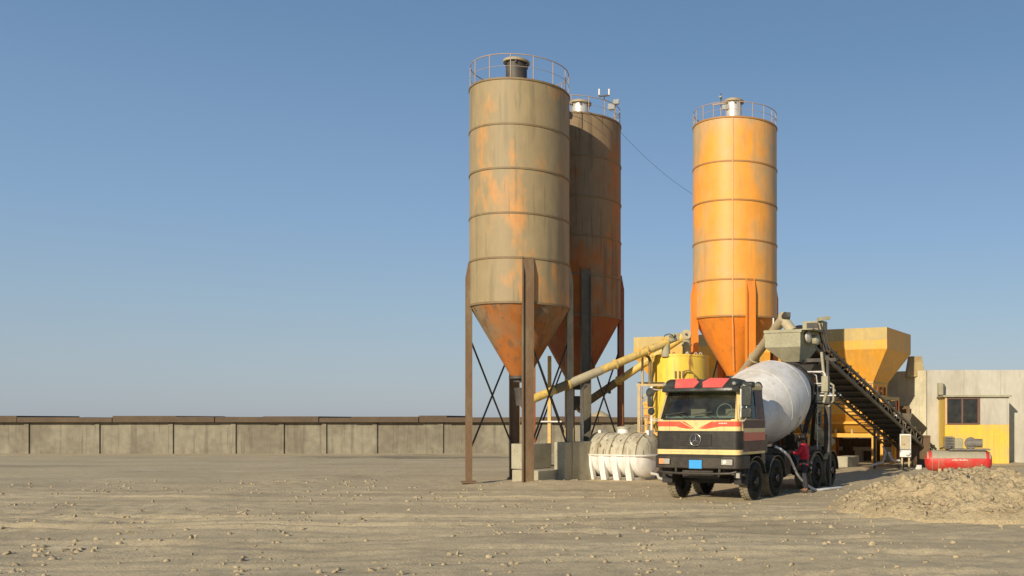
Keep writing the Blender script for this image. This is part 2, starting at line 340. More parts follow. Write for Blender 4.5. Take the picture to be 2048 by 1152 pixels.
# ------------------------------------------------------------------ ground
def gh(x, y):
    k = 1 if (abs(x) < 60 and y < 70) else 0
    tr_ = 0
    h = .06 * noise.noise(Vector((x * .35, y * .35, 0))) + .02 * noise.noise(Vector((x * 1.7, y * 1.7, 3))) + .010 * noise.noise(Vector((x * 5, y * 5, 5)))
    # tyre tracks running across the yard in front of the truck
    for off in (0, 1.9):
        c = 20.3 + .10 * x + .35 * math.sin(x * .3) + off
        d = abs(y - c)
        h -= .05 * math.exp(-(d / .22) ** 2) - .035 * math.exp(-((d - .42) / .14) ** 2)
    for c0_, m_, w_, ph in ((15.2, -.16, 2.1, 1), (23.4, -.10, 1.9, 2), (17.2, .33, 2.0, 4), (26.8, .05, 1.9, 5), (12.6, .06, 2.0, 7)):
        for off in (0, w_):
            c = c0_ + m_ * x + .5 * math.sin(x * .21 + ph) + off; d = abs(y - c)
            if d < 1.2 and abs(x) < 40:
                k2 = .5 + .5 * noise.noise(Vector((x * .25, ph, 0)))
                h -= k2 * (.045 * math.exp(-(d / .20) ** 2) - .03 * math.exp(-((d - .38) / .13) ** 2)) + k2 * .012 * math.sin(x * 14) * math.exp(-(d / .18) ** 2)
    q2 = max(0, noise.noise(Vector((x * .16 + 4, y * .16, 8))))
    h += q2 * .09 * noise.noise(Vector((x * 2.6, y * 2.6, 6))) + q2 * .05 * abs(noise.noise(Vector((x * 6.3, y * 6.3, 1))))
    # low bank of soil against the water tank
    h += .14 * math.exp(-((x + 6.2) / 1.6) ** 2 - ((y - 31.6) / 1.3) ** 2)
    # flatten where things stand
    if 25 < y < 33 and -3.5 < x < 3.5: h *= .35
    return h * k - .01


def axis(lo, hi, step, far):
    a = []; x = lo
    while x < hi: a.append(x); x += step
    a.append(hi); d = step; x = lo; pre = []
    while x > -far: d *= 1.35; x -= d; pre.append(x)
    d = step; x = hi
    while x < far: d *= 1.35; x += d; a.append(x)
    return pre[::-1] + a


xs = axis(-24, 11, .115, 4500); ys = axis(9.5, 34, .11, 4500)
g = MB(); g.v = [Vector((x, y, gh(x, y))) for y in ys for x in xs]; nx = len(xs)
g.f = [[j * nx + i, j * nx + i + 1, (j + 1) * nx + i + 1, (j + 1) * nx + i] for j in range(len(ys) - 1) for i in range(nx - 1)]
tag(g.build('ground', M['ground'], ang=80), kind='structure')

# stones
def stones(name, n, fn, smin, smax, label, cat, m):
    b = MB()
    ico = bmesh.new(); bmesh.ops.create_icosphere(ico, subdivisions=1, radius=1)
    bv = [v.co.copy() for v in ico.verts]; bf = [[v.index for v in f.verts] for f in ico.faces]; ico.free()
    for _ in range(n):
        x, y, z = fn(); s = smin + (smax - smin) * random.random() ** 4
        rot = Matrix.Rotation(random.random() * 6.28, 3, random.choice('XYZ')); sc = Vector((random.uniform(.7, 1.3), random.uniform(.7, 1.3), random.uniform(.45, .9)))
        sd_ = random.random() * 50
        b.add([Vector((x, y, z + s * .15)) + rot @ Vector((v.x * sc.x, v.y * sc.y, v.z * sc.z)) * s * (1 + .35 * noise.noise(v * 1.7 + Vector((sd_, 0, 0)))) for v in bv], bf)
    return tag(b.build(name, m, ang=50), label, cat, kind='stuff')


def gp():
    while 1:
        y = 10.5 + 24 * random.random() ** 1.3; x = random.uniform(-.85, .32) * y
        if noise.noise(Vector((x * .4, y * .4, 11))) + .5 * noise.noise(Vector((x * 1.6, y * 1.6, 12))) > random.uniform(-.25, .5): return x, y, gh(x, y)
stones('gravel', 4200, gp, .008, .06, 'small loose stones scattered over the dusty yard', 'gravel', M['stone'])

# dirt heap front right
HC = Vector((5.6, 22.9))
def hh(x, y):
    u = (x - HC.x) / 3.75; v = (y - HC.y) / 3.4; d = math.sqrt(u * u + v * v)
    e = max(0, 1 - d); base = .86 * (e * e * (3 - 2 * e)) ** .42 if e > 0 else 0
    n = .20 * noise.noise(Vector((x * 1.1, y * 1.1, 9))) + .20 * (abs(noise.noise(Vector((x * 2.3, y * 2.3, 2)))) - .15) + .13 * (abs(noise.noise(Vector((x * 5.5, y * 5.5, 4)))) - .15) + .06 * noise.noise(Vector((x * 12, y * 12, 4)))
    return base * (1 - .12 * u) + n * min(1, e * 4) - .05 * (e < .02)
g = MB(); n = 190
for j in range(n):
    for i in range(n):
        x = HC.x - 4.2 + 8.4 * i / (n - 1); y = HC.y - 3.6 + 7.2 * j / (n - 1); g.v.append(Vector((x, y, hh(x, y) - .02)))
g.f = [[j * n + i, j * n + i + 1, (j + 1) * n + i + 1, (j + 1) * n + i] for j in range(n - 1) for i in range(n - 1)]
heap = g.build('dirt_heap', M['heap'], ang=80)
tag(heap, 'low heap of loose tan soil in the right foreground', 'dirt heap')
def hp():
    a = random.random() * 6.28; r = random.random() ** .5
    x = HC.x + 3.7 * r * math.cos(a); y = HC.y + 3.1 * r * math.sin(a); return x, y, hh(x, y)
stones('rubble', 1100, hp, .010, .085, 'small clods and stones lying on the soil heap', 'rubble', M['stone'])


# ------------------------------------------------------------------ silos
def pol(r, deg, z=0):           # angle from "towards camera", turning to the right
    return Vector((r * math.sin(R(deg)), -r * math.cos(R(deg)), z))


def silo(label, pos, r, ztop, rings, zh, za, legdegs, mt, mh, mring, mlegs, ra=.32, brace=True, zleg=None, group='cement silos'):
    t = thing('cement_silo', label, 'silo', (pos[0], pos[1], 0), group=group)
    s = MB(); zs = [zh] + sorted(rings) + [ztop]
    for k in range(len(zs) - 1):
        rr = r + (.006 if k % 2 else 0)
        s.lathe([(0, rr), (zs[k + 1] - zs[k] - .004, rr)], (0, 0, zs[k] + .002), n=72, cap=False)
    s.build('shell', mt, t)
    MB().lathe([(0, r + .002), (.10, r - .25), (.28, .25), (.30, .02)], (0, 0, ztop), n=48, cap=True).build('roof', mt, t)
    for z in rings + [ztop - .02]:
        MB().lathe([(-.035, r), (-.03, r + .028), (.03, r + .028), (.035, r)], (0, 0, z), n=72, cap=False).build('stiffener_ring', mring, t)
    MB().lathe([(0, ra), (zh - za, r)], (0, 0, za), n=72, cap=False).build('hopper', mh, t)
    MB().lathe([(0, r), (0, r + .03), (.07, r + .03), (.07, r)], (0, 0, zh - .04), n=72, cap=False).build('stiffener_ring', mring, t)
    MB().lathe([(0, .22), (.12, .22), (.12, ra + .06), (.2, ra + .06), (.2, ra), (.3, ra)], (0, 0, za - .22), n=32).build('outlet', M['darksteel'], t)
    zl = zleg or rings[-1] if False else zleg
    for d, ml in zip(legdegs, mlegs):
        b = MB(); o = pol(1, d); tn = Vector((-o.y, o.x, 0))
        for sgn in (-1, 1):
            base = tn * (sgn * .17)
            pr = [(r - .03, zl), (r + .03, zl), (r + .13, zl - .55), (r + .13, .06), (r - .08, .06), (r - .08, zh - .25), (r - .03, zh)]
            b.prism([base - tn * .016 + o * a + Vector((0, 0, z)) for a, z in pr], tn * .032)
        b.prism([-tn * .152 + o * (r + .03) + Vector((0, 0, z)) for z in (.06, zl - .1)] + [-tn * .152 + o * (r + .055) + Vector((0, 0, z)) for z in (zl - .1, .06)], tn * .304)
        lg = b.build('leg', ml, t)
        MB().box(o * (r + .03) + Vector((0, 0, .03)), (.5, .5, .06), R(d)).build('foot_plate', ml, lg)
    if brace:
        for k in (0, 2):
            a = pol(r + .03, legdegs[k]); c = pol(r + .03, legdegs[(k + 1) % 4])
            b = MB()
            b.bar(a + Vector((0, 0, 1.0)), c + Vector((0, 0, zh - 1.0)), .045); b.bar(c + Vector((0, 0, 1.0)), a + Vector((0, 0, zh - 1.0)), .045)
            b.build('cross_brace', M['darksteel'], t)
    return t


def guardrail(t, r, z, h, n, m, a0=0):
    g = MB()
    ring = [pol(r, 360 * i / 72, z + h) for i in range(73)]; g.tube(ring, .017, 6)
    g.tube([p - Vector((0, 0, h * .5)) for p in ring], .008, 6)
    for i in range(n):
        a = a0 + 360 * i / n; g.cyl(pol(r, a, z - .15), pol(r, a, z + h), .017, n=6)
    return g.build('guardrail', m, t)


def dust_filter(t, pos, r, z, h, m):
    f = MB().lathe([(0, r + .05), (.08, r + .05), (.08, r), (h, r)], Vector((pos[0], pos[1], z)), n=32).build('dust_filter', m, t)
    MB().lathe([(0, r), (0, r + .09), (.07, r + .10), (.12, r + .02), (.17, .05)], Vector((pos[0], pos[1], z + h)), n=32).build('filter_cap', M['beigeleg'], f)
    for i in range(6): MB().box(Vector((pos[0], pos[1], z + h - .03)) + pol(r + .04, i * 60 + 10), (.05, .05, .14), R(i * 60 + 10)).build('clamp', M['darksteel'], f)
    return f


def floodlight(t, base, h, heads, m):
    p = MB().cyl(base, Vector(base) + Vector((0, 0, h)), .022, n=8).build('lamp_pole', M['rail'], t)
    for (dx, dy, dz, s) in heads:
        c = Vector(base) + Vector((dx, dy, h + dz)); q = Matrix.Rotation(R(-15), 3, 'Z') @ Matrix.Rotation(R(-12), 3, 'X')
        b = MB(); f = q @ Vector((0, -.09, 0))
        b.loft([[c + f + q @ Vector((a * s, 0, b_ * s * .8)) for a, b_ in ((-1, -1), (1, -1), (1, 1), (-1, 1))],
                [c - f * .6 + q @ Vector((a * s * .6, 0, b_ * s * .45)) for a, b_ in ((-1, -1), (1, -1), (1, 1), (-1, 1))]])
        l = b.build('floodlight', m, p)
        MB().box(c + f * 1.07, (s * 1.7, .012, s * 1.3), rot=q).build('lens', M['lens'], l)


def zz(py, D): return H + (HY - py) / F * D

# silo C (right, bright orange)
Cp = P(1470, 842, 38.4); DC = 38.4
C = silo('bright orange silo standing alone behind the mixer truck, thin pale pipe down its front', (Cp.x, DC), 1.69, zz(259, DC), [zz(344, DC), zz(418, DC), zz(494, DC), zz(570, DC)],
         zz(640, DC), zz(752, DC), (21, 111, 201, 291), M['orangeC'], M['orangeCh'], M['ring'], [M['orangeCh']] * 4, zleg=zz(568, DC))
guardrail(C, 1.68, zz(259, DC), .57, 20, M['rail'], 7)
dust_filter(C, (-.05, -.2), .32, zz(259, DC) + .1, .9, M['galv'])
floodlight(C, (-.56, -.3, zz(259, DC)), .9, [(.2, -.05, -.15, .13), (.42, -.05, -.05, .11), (.0, 0, .28, .05)], M['cement'])
MB().cyl((-.56, -.3, zz(259, DC) + .8), (-.56, -.3, zz(180, DC) - .25), .022, n=8).build('mast', M['darksteel'], C)
MB().bar((-.9, -.3, zz(200, DC) - .3), (.35, -.3, zz(200, DC) - .12), .05).build('lamp_bar', M['rail'], C)
MB().tube([(-.07, -1.712, zz(262, DC)), (-.07, -1.712, zz(640, DC)), (-.07, -1.60, zz(655, DC)), (-.05, -.55, zz(742, DC))], .016, 6).build('filling_pipe', M['palepipe'], C)

# silo A (left, partly seen)
DA = 33.1; Ap = P(1040, 842, DA)
A = silo('dusty olive and orange silo leftmost of the three, with lit streaks on its shell', (Ap.x, DA), 1.69, zz(190, DA), [zz(277, DA), zz(361, DA), zz(446, DA), zz(531, DA)],
         zz(616, DA), zz(752, DA), (22, 110, 200, 290), M['orangeA'], M['orangeB'], M['ringd'], [M['legA'], M['beigeleg'], M['legA'], M['legA']], zleg=zz(529, DA))
guardrail(A, 1.66, zz(190, DA), .8, 14, M['rail'], 3)
dust_filter(A, (-.1, -.1), .36, zz(190, DA) + .1, .95, M['darksteel'])
# silo B (behind)
DB = 37.0; Bp = P(1154, 842, DB)
B = silo('silo coloured dark brown for the shade on it, with red hopper, close behind the leftmost silo', (Bp.x, DB), 1.69, zz(251, DB), [zz(333, DB), zz(410, DB), zz(486, DB), zz(560, DB)],
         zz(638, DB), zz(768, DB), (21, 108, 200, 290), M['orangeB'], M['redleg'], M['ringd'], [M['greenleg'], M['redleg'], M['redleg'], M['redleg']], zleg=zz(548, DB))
guardrail(B, 1.66, zz(251, DB), .62, 16, M['rail'], 3)
dust_filter(B, (.1, .2), .33, zz(251, DB) + .1, .78, M['galv'])
g = MB(); pb = Vector((1.12, -.4, zz(251, DB))); g.cyl(pb, pb + Vector((0, 0, 1.05)), .022, n=8); g.bar(pb + Vector((-.2, 0, 1.0)), pb + Vector((.2, 0, 1.04)), .05)
ms = g.build('instrument_mast', M['darksteel'], B)
for dx in (-.19, .19): MB().cyl(pb + Vector((dx, 0, 1.05)), pb + Vector((dx, 0, 1.28)), .035, n=10).build('aerial', M['white'], ms)
floodlight(B, (1.5, -.3, zz(251, DB)), .5, [(-.08, 0, .1, .15), (.1, -.05, .27, .12)], M['cement'])

c0 = Vector((Bp.x + 1.66, DB, zz(262, DB))); c1 = Vector((Cp.x - 1.69, DC - .3, zz(392, DC)))
pts = [c0.lerp(c1, k / 24) - Vector((0, 0, 2.0 * (k / 24) * (1 - k / 24) * .35)) for k in range(25)]
tag(MB().tube(pts, .006, 6).build('slack_cable', M['cable']), 'thin dark cable strung from the brown silo rim to the orange silo', 'cable')

# ------------------------------------------------------------------ screw conveyors
def screw(label, a, b, r, mt, bands, flanges, group='screw conveyors feeding from the silos'):
    a = Vector(a); b = Vector(b); t = thing('screw_conveyor', label, 'screw conveyor', a, group=group); d = b - a; u = d.normalized(); L = d.length
    MB().cyl((0, 0, 0), d, r, n=28).build('tube', mt, t)
    for f in flanges:
        c = u * (L * f)
        bb = MB().cyl(c - u * .03, c + u * .03, r + .045, n=28)
        v = u.cross(Vector((0, 0, 1))).normalized(); wv = v.cross(u)
        for i in range(8):
            q = (v * math.cos(i * .785) + wv * math.sin(i * .785)) * (r + .028); bb.cyl(c + q - u * .05, c + q + u * .05, .012, n=6)
        bb.build('flange', mt, t)
    for f0, f1, mm in bands:
        MB().cyl(u * L * f0, u * L * f1, r + .012, n=28).build('coupling', mm, t)
    return t, u, L

a = P(1043, 808, DA - .6); b = P(1336, 684, 35.6)
t, u, L = screw('long yellow screw pipe rising in front of the two left silos, upper of the pair', a, b, .145, M['screw'], [(.21, .295, M['brownpipe']), (.30, .52, M['screwb'])], [.005, .30, .62, .845, .985])
MB().cyl((0, 0, -.05), (0, 0, .55), .18, .24).build('inlet_boot', M['darksteel'], t)
e = b - a
MB().cyl(e * .985 + Vector((0, 0, .02)), Vector((e.x * .985, e.y * .985, zz(712, 35.8) - a.z - .05)), .14, .17).build('outlet_spout', M['cement'], t)
mo = MB().cyl(e + u * .02, e + u * .35, .10, n=16); mo.box(e + u * .18 + Vector((0, 0, .17)), (.2, .24, .14)); mo.box(e + u * .42 + Vector((0, 0, .05)), (.16, .2, .26)); mo.build('motor', M['cement'], t)
MB().tube(arc(e * .985 + Vector((.12, -.12, .1)), .22, 0, 2.6, 10, (1, 0, 0), (0, 0, 1)), .018, 6).build('wire', M['cable'], t)

a = P(1154, 818, DB); b = P(1372, 670, 36.7)
t, u, L = screw('short yellow inclined screw pipe from the brown silo, lower and behind the longer pipe', a, b, .14, M['screw'], [(.10, .36, M['brownpipe']), (.19, .20, M['screw']), (.27, .285, M['screw'])], [.005, .385, .64, .97])
MB().cyl((0, 0, -.05), (0, 0, .5), .18, .24).build('inlet_boot', M['darksteel'], t)
e = b - a
sp = MB(); top = e + Vector((.03, -.05, 0)); sp.cyl(top, Vector((top.x, top.y, zz(712, 36.5) - a.z - .1)), .165, n=28); sp.cyl(top + Vector((0, 0, -.42)), top + Vector((0, 0, -.36)), .2); sp.build('outlet_spout', M['cement'], t)
cp = MB().cyl(top + Vector((0, .1, 0)), top + Vector((0, -.2, .0)), .185, n=28).build('end_cover', M['screwb'], t)
MB().cyl(top + Vector((0, -.2, 0)), top + Vector((0, -.24, 0)), .05, n=12).build('bearing', M['darksteel'], cp)
for k in (.3, .6): MB().box(u * L * k + Vector((0, 0, -.2)), (.1, .1, .12)).build('bracket', M['darksteel'], t)

a = P(1470, 752, DC) + Vector((0, 0, -.3)); b = P(1569, 634, 33.3)
t, u, L = screw('beige dusty screw pipe rising from the orange silo to the weigh hopper', a, b, .175, M['screwb'], [], [.005, .42, .72, .99])
MB().cyl((0, 0, -.05), (0, 0, .4), .2, .26).build('inlet_boot', M['darksteel'], t)
e = b - a; MB().cyl(e * .975, P(1585, 663, 33.2) - a, .17, .19).build('outlet_spout', M['screwb'], t)
mo = MB().cyl(e, e + u * .16, .12, n=16); mo.box(e + u * .06 + Vector((.1, 0, .05)), (.18, .16, .16)); mo.build('motor', M['darksteel'], t)
MB().cyl(e * .80 + Vector((0, 0, .12)), e * .80 + Vector((0, 0, .50)), .03, n=8).build('vent_pipe', M['white'], t)
for k in (.5, .8): MB().box(u * L * k + Vector((0, 0, .22)), (.12, .1, .1)).build('inspection_hatch', M['cement'], t)

# ------------------------------------------------------------------ yellow tank with platform
TD = 36.5; Tp = P(1360.5, 842, TD)
t = thing('round_hopper_tank', 'round yellow steel tank behind the truck cab, fed by two screw pipes', 'tank', (Tp.x, TD, 0))
zt = zz(713, TD)
MB().lathe([(0, .35), (.9, 1.09), (zt - 1.1, 1.09), (zt - 1.1, 1.11), (zt - 1.03, 1.11), (zt - 1.03, .9), (zt - 1.0, 0.05)], (0, 0, 1.05), n=56).build('body', M['yellow'], t)
for i in range(4):
    q = pol(.95, 45 + 90 * i); MB().bar((q.x, q.y, 0), (q.x, q.y, 2.2), .14).build('leg', M['ladder'], t)
for i, (dx, hgt) in enumerate(((-.62, .16), (-.2, .18), (.3, .13), (.62, .2), (.8, .15))):
    MB().tube(arc((dx, -.62 + abs(dx) * .3, zt + .02), .055, 0, math.pi, 8, (1, 0, 0), (0, 0, 1.8)), .016, 6).build('lifting_eye', M['galv'], t)
for k, dx in enumerate((-.1, .05, .18)):
    MB().cyl((dx, -1.13, 3.72), (dx, -1.13, 3.98), .03, n=8).build('valve', M['brownpipe'], t)
MB().tube([(.18, -1.16, 3.8), (.25, -1.18, 3.98), (.45, -1.16, 4.0), (.6, -1.1, 3.85), (.66, -1.05, 3.5)], .028, 8).build('air_pipe', M['brownpipe'], t)

t = thing('steel_platform', 'tan steel access platform with ladder between the white tank and the yellow tank', 'platform', (0, 0, 0))
D = 35.42
def q(px, py, dd=0): return P(px, py, D + dd)
for (px, top, dd) in ((1278, 768, 0), (1333, 768, 0), (1278, 768, 1.3), (1340, 768, 1.3)):
    v = q(px, top, dd); MB().bar((v.x, v.y, 0), v, .11).build('leg', M['ladder'], t)
b = MB(); b.bar(q(1273, 770), q(1338, 770), .09); b.bar(q(1273, 770, 1.3), q(1345, 770, 1.3), .09); b.bar(q(1278, 770), q(1278, 770, 1.3), .09); b.bar(q(1333, 770), q(1333, 770, 1.3), .09)
b.build('deck_frame', M['ladder'], t)
v = q(1305, 769, .65); MB().box((v.x, v.y, v.z + .06), (1.0, 1.35, .02)).build('deck', M['truss'], t)
MB().bar(q(1280, 802), q(1306, 772), .06).build('brace', M['ladder'], t)
MB().bar(q(1278, 838), q(1333, 838), .05).build('rail', M['ladder'], t)
v = q(1303, 770); MB().bar((v.x, v.y, 0), v, .07).build('leg', M['white'], t)
b = MB()
b.cyl(q(1285, 768), q(1285, 708), .045, n=10); b.build('handrail_post', M['ladder'], t)
MB().tube([q(1300, 768), q(1300, 722), q(1298, 715), q(1293, 711), q(1285, 709)], .06, 10).build('handrail_post', M['brownpipe'], t)
l = MB()
for px in (1284, 1296): l.cyl(q(px, 773, -.08), Vector((q(px, 773, -.08).x, D - .08, .05)), .022, n=8)
for k in range(9):
    z = .35 + k * .32; l.cyl((q(1284, 0).x, D - .08, z), (q(1296, 0).x, D - .08, z), .018, n=6)
l.build('ladder', M['rail'], t)

# ------------------------------------------------------------------ foundations under the left silos
K = Vector((math.cos(R(30)), -math.sin(R(30)), 0)); W = Vector((math.sin(R(30)), math.cos(R(30)), 0))
def cblock(name, corner, sx, sy, z0, z1, label, cat, group=None, m=None):
    o = MB().bb(-sx, 0, 0, sy, 0, z1 - z0).build(name, m or M['block'], bevel=.02)
    o.location = (corner[0], corner[1], z0); o.rotation_euler = (0, 0, R(-30)); return tag(o, label, cat, group)
v = P(1076, 842, 32.5); cblock('concrete_plinth', (v.x, v.y), 1.2, 5.2, -.1, .42, 'low wide concrete plinth at ground level under the left silos', 'plinth')
v = P(1129, 842, 33.2); cblock('concrete_block', (v.x, v.y), .48, 1.75, -.05, 1.38, 'tall concrete block with a sunlit narrow face beside the white tank', 'concrete block', 'concrete foundation blocks')
v = P(1052, 842, 33.2)
cblock('concrete_block', (v.x, v.y), .7, 1.3, .43, 1.32, 'dark concrete block at the near left end of the plinth', 'concrete block', 'concrete foundation blocks')
t = thing('support_post', 'slim yellow post with a flat pale plate halfway up, left of the silo legs', 'post', P(1099, 842, 35.6) * 1, 0); t.location.z = .42
MB().bar((0, 0, .04), (0, 0, zz(712, 35.6) - .42), .12, .12).build('shaft', M['post'], t)
MB().box((.08, 0, zz(843, 35.6) - .42), (.8, .3, .05)).build('plate', M['white'], t)
MB().box((0, 0, .03), (.45, .4, .06)).build('foot_plate', M['post'], t)
t = thing('pipe_stand', 'thin dark upright pipe stand beside the green silo leg', 'pipe stand', (P(1165, 0, 34.6).x, 34.6, 0))
MB().tube([(0, 0, 0), (0, 0, 3.3), (.1, 0, 3.45), (.3, 0, 3.45)], .04, 8).build('pipe', M['galv'], t)
MB().cyl((0, 0, 1.2), (0, 0, 1.35), .08, n=12).build('valve', M['darksteel'], t)
MB().box((-.45, -.1, 1.6), (.34, .3, .55)).build('control_box', M['tanblock'], t)
MB().bar((-.45, -.1, 0), (-.45, -.1, 1.4), .08).build('box_post', M['ladder'], t)

# ------------------------------------------------------------------ white water tank (horizontal)
WT = P(1247, 842, 34.6)
t = thing('water_tank', 'horizontal ribbed white fibreglass tank with dirty upper half on four white feet', 'water tank', (WT.x, WT.y, 0), R(-30))
rt = .80; zc = .90; hl = 1.42
def tank_half(upper):
    prof = [(-hl, .25), (-hl + .03, .50), (-hl + .12, .66), (-hl + .28, rt - .01)]
    x = -hl + .28
    for k in range(4):
        x0 = -hl + .28 + (2 * hl - .56) * k / 4; x1 = -hl + .28 + (2 * hl - .56) * (k + 1) / 4
        prof += [(x0 + .03, rt), (x1 - .03, rt), (x1 - .015, rt - .025), (x1, rt - .01)]
    prof += [(hl - .12, .66), (hl - .03, .50), (hl, .25), (hl + .002, .02)]
    n = 28; loops = []
    b = MB()
    for x, r in prof:
        loops.append([Vector((x, -r * math.cos(math.pi * i / n), (1 if upper else -1) * r * math.sin(math.pi * i / n))) for i in range(n + 1)])
    o = len(b.v); m = n + 1
    b.v = [v + Vector((0, 0, zc)) for l in loops for v in l]
    b.f = [[k * m + i, k * m + i + 1, (k + 1) * m + i + 1, (k + 1) * m + i] for k in range(len(loops) - 1) for i in range(n)]
    b.f.append(list(range(m)))
    return b
tank_half(True).build('upper_shell', M['tankt'], t, ang=28); tank_half(False).build('lower_shell', M['tankw'], t, ang=28)
MB().prism([(x, y, zc - .03) for x, y in ((-hl - .08, -.45), (-hl + .02, -.68), (-hl + .24, -rt - .06), (hl - .24, -rt - .06), (hl - .02, -.68), (hl + .08, -.45), (hl + .08, .45), (hl - .24, rt + .06), (-hl + .24, rt + .06), (-hl - .08, .45))], (0, 0, .06)).build('flange', M['white'], t, bevel=.01)
for k in range(4):
    x = -hl + .30 + (2 * hl - .56) * k / 4 + .06
    b = MB(); ys_ = [-rt - .02, -rt - .02, -.62, -.62 + .12, -rt + .16]
    for sg in (-1, 1):
        prof = [(-rt - .03, zc - .03), (-rt - .02, zc - .35), (-.68, 0), (-.50, 0), (-.62, zc - .5), (-.72, zc - .03)]
        b.prism([(x, sg * -a_, z) for a_, z in prof], (.24, 0, 0))
    b.bb(x, x + .24, -.6, .6, .0, .1)
    b.build('foot', M['tankw'], t, bevel=.01)
for k in range(5):
    x = -hl + .28 + (2 * hl - .56) * k / 4
    MB().tube([(x, -(rt + .004) * math.cos(math.pi * i / 24), zc + (rt + .004) * math.sin(math.pi * i / 24)) for i in range(25)], .014, 6).build('rib', M['brownpipe'], t)
l = MB().cyl((0, 0, zc + rt - .05), (0, 0, zc + rt + .14), .22, n=28).build('neck', M['tankw'], t)
MB().lathe([(0, .20), (0, .26), (.05, .26), (.08, .2), (.10, .05)], (0, 0, zc + rt + .14), n=28).build('lid', M['tankt'], l)
for x in (-hl + .42, hl - .25): MB().box((x, 0, zc + rt - .0), (.14, .3, .18)).build('lifting_lug', M['tankw'], t)
MB().tube([(hl - .1, -.1, .25), (hl + .2, -.15, .22), (hl + .3, -.2, .1), (hl + .5, -.25, .08)], .05, 10).build('drain_pipe', M['galv'], t)

# ------------------------------------------------------------------ aggregate bins
BX, BY = 6.56, 45.0
t = thing('aggregate_bins', 'long orange row of aggregate bins on a steel frame behind the conveyor', 'aggregate bins', (BX, BY, 0), R(-24)); t.scale = (.925, 1.12, 1)
zT, zB, zC, zD = zz(654, 45), zz(697, 45), zz(763, 45.5), zz(792, 45.5)
MB().bb(-15, 0, -.0, .05, zB + (zT - zB) * .42, zT).add([(-15, 3.95, zB), (0, 3.95, zB), (0, 4, zB), (-15, 4, zB), (-15, 3.95, zT), (0, 3.95, zT), (0, 4, zT), (-15, 4, zT)], [[0, 1, 2, 3], [4, 5, 6, 7], [0, 1, 5, 4], [2, 3, 7, 6], [0, 3, 7, 4], [1, 2, 6, 5]]).build('upper_band', M['bindust'], t)
MB().bb(-15, 0, 0.004, .05, zB, zB + (zT - zB) * .42).bb(-.05, 0, .05, 3.95, zB, zT).bb(-15, -14.95, .05, 3.95, zB, zT).build('rim_wall', M['binorange'], t)
for k in range(4):
    x1 = -3.75 * k - .004; x0 = x1 - 3.742
    f = lambda x0, x1, y0, y1, z: [Vector((x0, y0, z)), Vector((x1, y0, z)), Vector((x1, y1, z)), Vector((x0, y1, z))]
    MB().loft([f(x0, x1, .003, 3.99, zB), f(x0 + 1.0, x1 - 1.0, .75, 3.0, zC)], False).build('bin_hopper', M['binorange'], t)
    MB().loft([f(x0 + 1.0, x1 - 1.0, .75, 3.0, zC), f(x0 + 1.0, x1 - 1.0, .75, 3.0, zD)], False).build('throat', M['binorange'], t)
    b = MB(); b.bb(x0 + .95, x1 - .95, .70, .75, zC - .05, zC + .02); b.bb(x0 + .95, x1 - .95, 3.0, 3.05, zC - .05, zC + .02); b.bb(x1 - 1., x1 - .95, .7, 3.05, zC - .05, zC + .02); b.build('collar', M['bindust'], t)
    for yy in (1.2, 1.8, 2.4):
        MB().cyl((x1 - .93, yy, zD + .1), (x1 - .93, yy, zD + .5), .05, n=10).build('gate_cylinder', M['redleg'], t)
    if k:
        MB().bar((x1 + .002, .05, zT - .02), (x1 + .002, 3.95, zT - .02), .06).build('divider', M['bindust'], t)
MB().bb(-14.6, -.4, .5, .62, zD - .16, zD).bb(-14.6, -.4, 3.1, 3.22, zD - .16, zD).bb(-.52, -.4, .62, 3.1, zD - .16, zD).build('bin_frame', M['bindust'], t)
f = lambda y0, y1, z: [Vector((-14.4, y0, z)), Vector((-1.0, y0, z)), Vector((-1.0, y1, z)), Vector((-14.4, y1, z))]
zw0 = zz(803, 45); zw1 = zz(828, 45); zw2 = zz(866, 45)
MB().loft([f(.1, 3.4, zw0), f(.1, 3.4, zw1), f(.9, 2.6, zw2)], False).build('weigh_trough', M['binorange'], t)
MB().bb(-14.5, -.9, .05, .1, zw0 - .05, zw0 + .06).bb(-14.5, -.9, .42, .5, zz(848, 45), zz(843, 45)).build('trough_rim', M['binorange'], t)
MB().bb(-14.8, -.45, -.25, -.09, zz(875, 45) , zz(867, 45)).bb(-14.8, -.45, 2.9, 3.06, zz(875, 45), zz(867, 45)).build('belt_frame', M['binorange'], t)
b = MB(); b.bb(-14.8, -.2, .5, 2.5, zz(878, 45), zz(874, 45)); b.build('collecting_belt', M['black'], t)
for k in range(16):
    MB().cyl((-.9 - k * .9, -.17, zz(867, 45)), (-.9 - k * .9, -.17, zz(858.5, 45)), .06, n=10).build('idler_bracket', M['bindust'] if k % 3 else M['redleg'], t)
for k in range(5):
    for yy in (-.17, 2.98):
        x = -.62 - k * 3.5
        MB().bar((x, yy, -.05), (x, yy, zz(875.3, 45)), .2).build('leg', M['binorange'], t)
for k in range(5):
    for yy in (.56, 3.16):
        x = -.46 - k * 3.52
        MB().bar((x, yy, -.05), (x, yy, zD - .165), .16).build('column', M['redleg'] if yy > 1 else M['binorange'], t)
